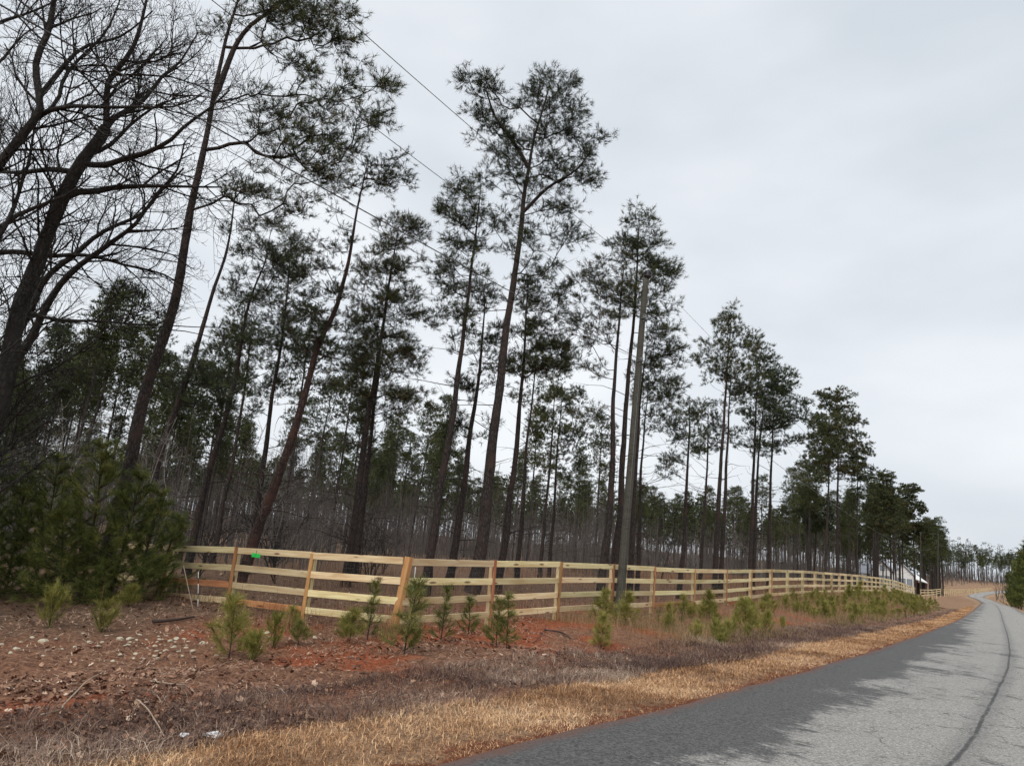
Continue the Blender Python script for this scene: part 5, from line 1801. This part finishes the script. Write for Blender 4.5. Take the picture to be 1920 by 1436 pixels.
def broom():
    # reddish grass on the bank and behind the fence
    xs, ys, hs, ws, ti, le = [], [], [], [], [], []
    n = 30000
    s = S_CORNER + 4 + rng.random(n) ** 1.3 * 80; d = rng.uniform(3.0, 6.6, n)
    x, y = at_road(s, d); keep = fbm(x * .35, y * .35, 2) + rng.normal(size=n) * .12 > -.05
    x, y, s = x[keep], y[keep], s[keep]
    far = np.clip((s - S_CORNER) / 30, .6, 3)
    xs.append(x); ys.append(y); hs.append(rng.uniform(.12, .42, len(x))); ws.append(.006 * far); ti.append(rng.uniform(.2, 1, len(x))); le.append(rng.uniform(.1, .7, len(x)))
    n = 36000
    s = S_CORNER - 8 + rng.random(n) ** 1.2 * 90; d = FD + .4 + rng.random(n) ** 1.2 * 16
    x, y = at_road(s, d); k2 = fbm(x * .22 + 9, y * .22, 2) + rng.normal(size=n) * .15 + .25 * np.clip((s - S_CORNER - 3) / 10, 0, 1) > .05
    k2 &= (s > S_CORNER - 2) | (d > FD + 5)
    x, y, s = x[k2], y[k2], s[k2]
    far = np.clip((s - S_CORNER) / 22, .9, 3.5)
    xs.append(x); ys.append(y); hs.append(rng.uniform(.2, .75, len(x))); ws.append(.008 * far); ti.append(rng.uniform(0, .75, len(x))); le.append(rng.uniform(.05, .5, len(x)))
    x, y, h, w, t, l = map(np.concatenate, (xs, ys, hs, ws, ti, le))
    blades('broom_grass', 'reddish-brown dry broom grass on the bank and behind the fence', 'grass', x, y, h, w, l, M['broom'], rng, tint=t)
    n = 26000
    s = S_CORNER + 4.5 + rng.random(n) ** 1.3 * 85; d = rng.uniform(2.7, 6.7, n)
    x, y = at_road(s, d); keep = fbm(x * .3 + 3, y * .3, 2) + rng.normal(size=n) * .15 > -.02
    x, y, s = x[keep], y[keep], s[keep]
    blades('bank_grass', 'olive and straw coloured rough grass on the bank right of the utility pole', 'grass', x, y, rng.uniform(.12, .5, len(x)), .006 * np.clip((s - S_CORNER) / 22, .8, 3.5), rng.uniform(.1, .8, len(x)), M['bank_grass'], rng)
    # tuft at the corner post foot
    n = 220
    x = CORNER[0] - .12 + rng.normal(size=n) * .07; y = CORNER[1] - .28 + rng.normal(size=n) * .07
    blades('grass_tuft', 'tall straw-coloured grass tuft leaning on the corner post', 'grass tuft', x, y, rng.uniform(.2, .62, n), np.full(n, .006), rng.uniform(.05, .35, n), M['dry_grass'], rng)


broom()


def leaves():
    # dead leaves: bent lobed blades lying at random
    x0, y0, sz, ti = [], [], [], []
    n = 15000
    s = S0 + rng.uniform(-6, 17, n); d = rng.uniform(1.9, 6.2, n)
    k = rng.random(n) < np.clip(.5 + 1.8 * fbm(s * .45 + 4, d * .55, 2) + np.clip((S0 + 7 - s) / 12, -.4, .45), .02, 1)
    x, y = at_road(s[k], d[k]); x0.append(x); y0.append(y)
    n = 9500
    s = S0 + rng.uniform(-7, 8, n); d = rng.uniform(1.7, 4.6, n)
    k = rng.random(n) < np.clip(.55 + 1.6 * fbm(s * .6 + 14, d * .7, 2), .05, 1)
    x, y = at_road(s[k], d[k]); x0.append(x); y0.append(y)
    n = 9000
    x = rng.uniform(-14, 1, n); y = rng.uniform(7, 20, n)
    dd, ss, _ = road_query(x, y); k = (dd > 3) & (rng.random(n) < .55)
    x0.append(x[k]); y0.append(y[k])
    n = 4000
    s = S_CORNER + rng.uniform(-6, 30, n); d = FD + rng.random(n) * 14
    x, y = at_road(s, d); x0.append(x); y0.append(y)
    x, y = np.concatenate(x0), np.concatenate(y0)
    n = len(x)
    z = gz(x, y) + .012 + .03 * rng.random(n) ** 2
    L = rng.uniform(.025, .08, n) * (1 + .6 * (rng.random(n) < .07)); W = L * rng.uniform(.4, .75, n)
    a = rng.random(n) * 6.28
    X = np.stack([np.cos(a), np.sin(a), rng.normal(size=n) * .35], 1); Yv = np.stack([-np.sin(a), np.cos(a), rng.normal(size=n) * .35], 1)
    C = np.stack([x, y, z], 1)
    up = np.array([0, 0, 1.])
    prof = [(-1, 0, .0), (-.45, .55, .25), (.05, .28, .05), (.4, .62, .3), (1, 0, .2), (.4, -.62, .3), (.05, -.28, .05), (-.45, -.55, .25)]
    curl = rng.uniform(-.2, 1.3, n)
    V = np.stack([C + X * (px * L)[:, None] * .5 + Yv * (py * W)[:, None] + up * (pz * L * curl)[:, None] for px, py, pz in prof] + [C], 1).reshape(-1, 3)
    k = np.arange(n)[:, None, None] * 9
    tri = np.array([(8, i, (i + 1) % 8) for i in range(8)])[None]
    Ft = (tri + k).reshape(-1, 3)
    t = np.repeat(np.clip(rng.beta(1.6, 2.2, n) * .95 + .5 * (rng.random(n) < .04), 0, 1), 9)
    o = part('leaf_litter', mesh_np('leaf_litter', V, [Ft], M['leaf'], t), None)
    tag(o, 'brown fallen leaves littering the bank and the forest floor', 'leaf litter', None, 'stuff')
    # pine straw and twig litter on bare ground
    n = 64000
    x = np.concatenate([rng.uniform(-14, 2, n // 2), np.zeros(n - n // 2)]); y = np.concatenate([rng.uniform(6, 20, n // 2), np.zeros(n - n // 2)])
    s = S_CORNER + rng.uniform(-6, 18, n - n // 2); d = 2.2 + 10 * rng.random(n - n // 2) ** 1.5
    x[n // 2:], y[n // 2:] = at_road(s, d)
    dd, _, _ = road_query(x, y); k = (dd > 2.0) & (rng.random(n) < np.clip(.55 + 1.4 * fbm(x * .8, y * .8, 2), .12, 1)); x, y = x[k], y[k]; n = len(x)
    a = rng.random(n) * 6.28; L = rng.uniform(.05, .19, n); w = rng.uniform(.003, .007, n)
    z = gz(x, y)
    A = np.stack([x, y, z + .006], 1); x2, y2 = x + np.cos(a) * L, y + np.sin(a) * L
    S = np.stack([-np.sin(a) * w, np.cos(a) * w, np.zeros(n)], 1)
    B = np.stack([x2, y2, gz(x2, y2) + .006 + .035 * rng.random(n)], 1)
    V = np.stack([A - S, A + S, B], 1).reshape(-1, 3)
    o = part('pine_straw', mesh_np('pine_straw', V, [np.arange(3 * n).reshape(-1, 3)], M['leaf'], np.repeat(np.clip(rng.normal(size=n) * .25 + .66, 0, 1), 3)), None)
    tag(o, 'fallen pine needles and fine twigs scattered over the bare ground', 'pine straw', None, 'stuff')


leaves()
tot = sum(len(m.loops) - 2 * len(m.polygons) for m in bpy.data.meshes)
print('TRIS', tot, 'OBJECTS', len(bpy.data.objects))
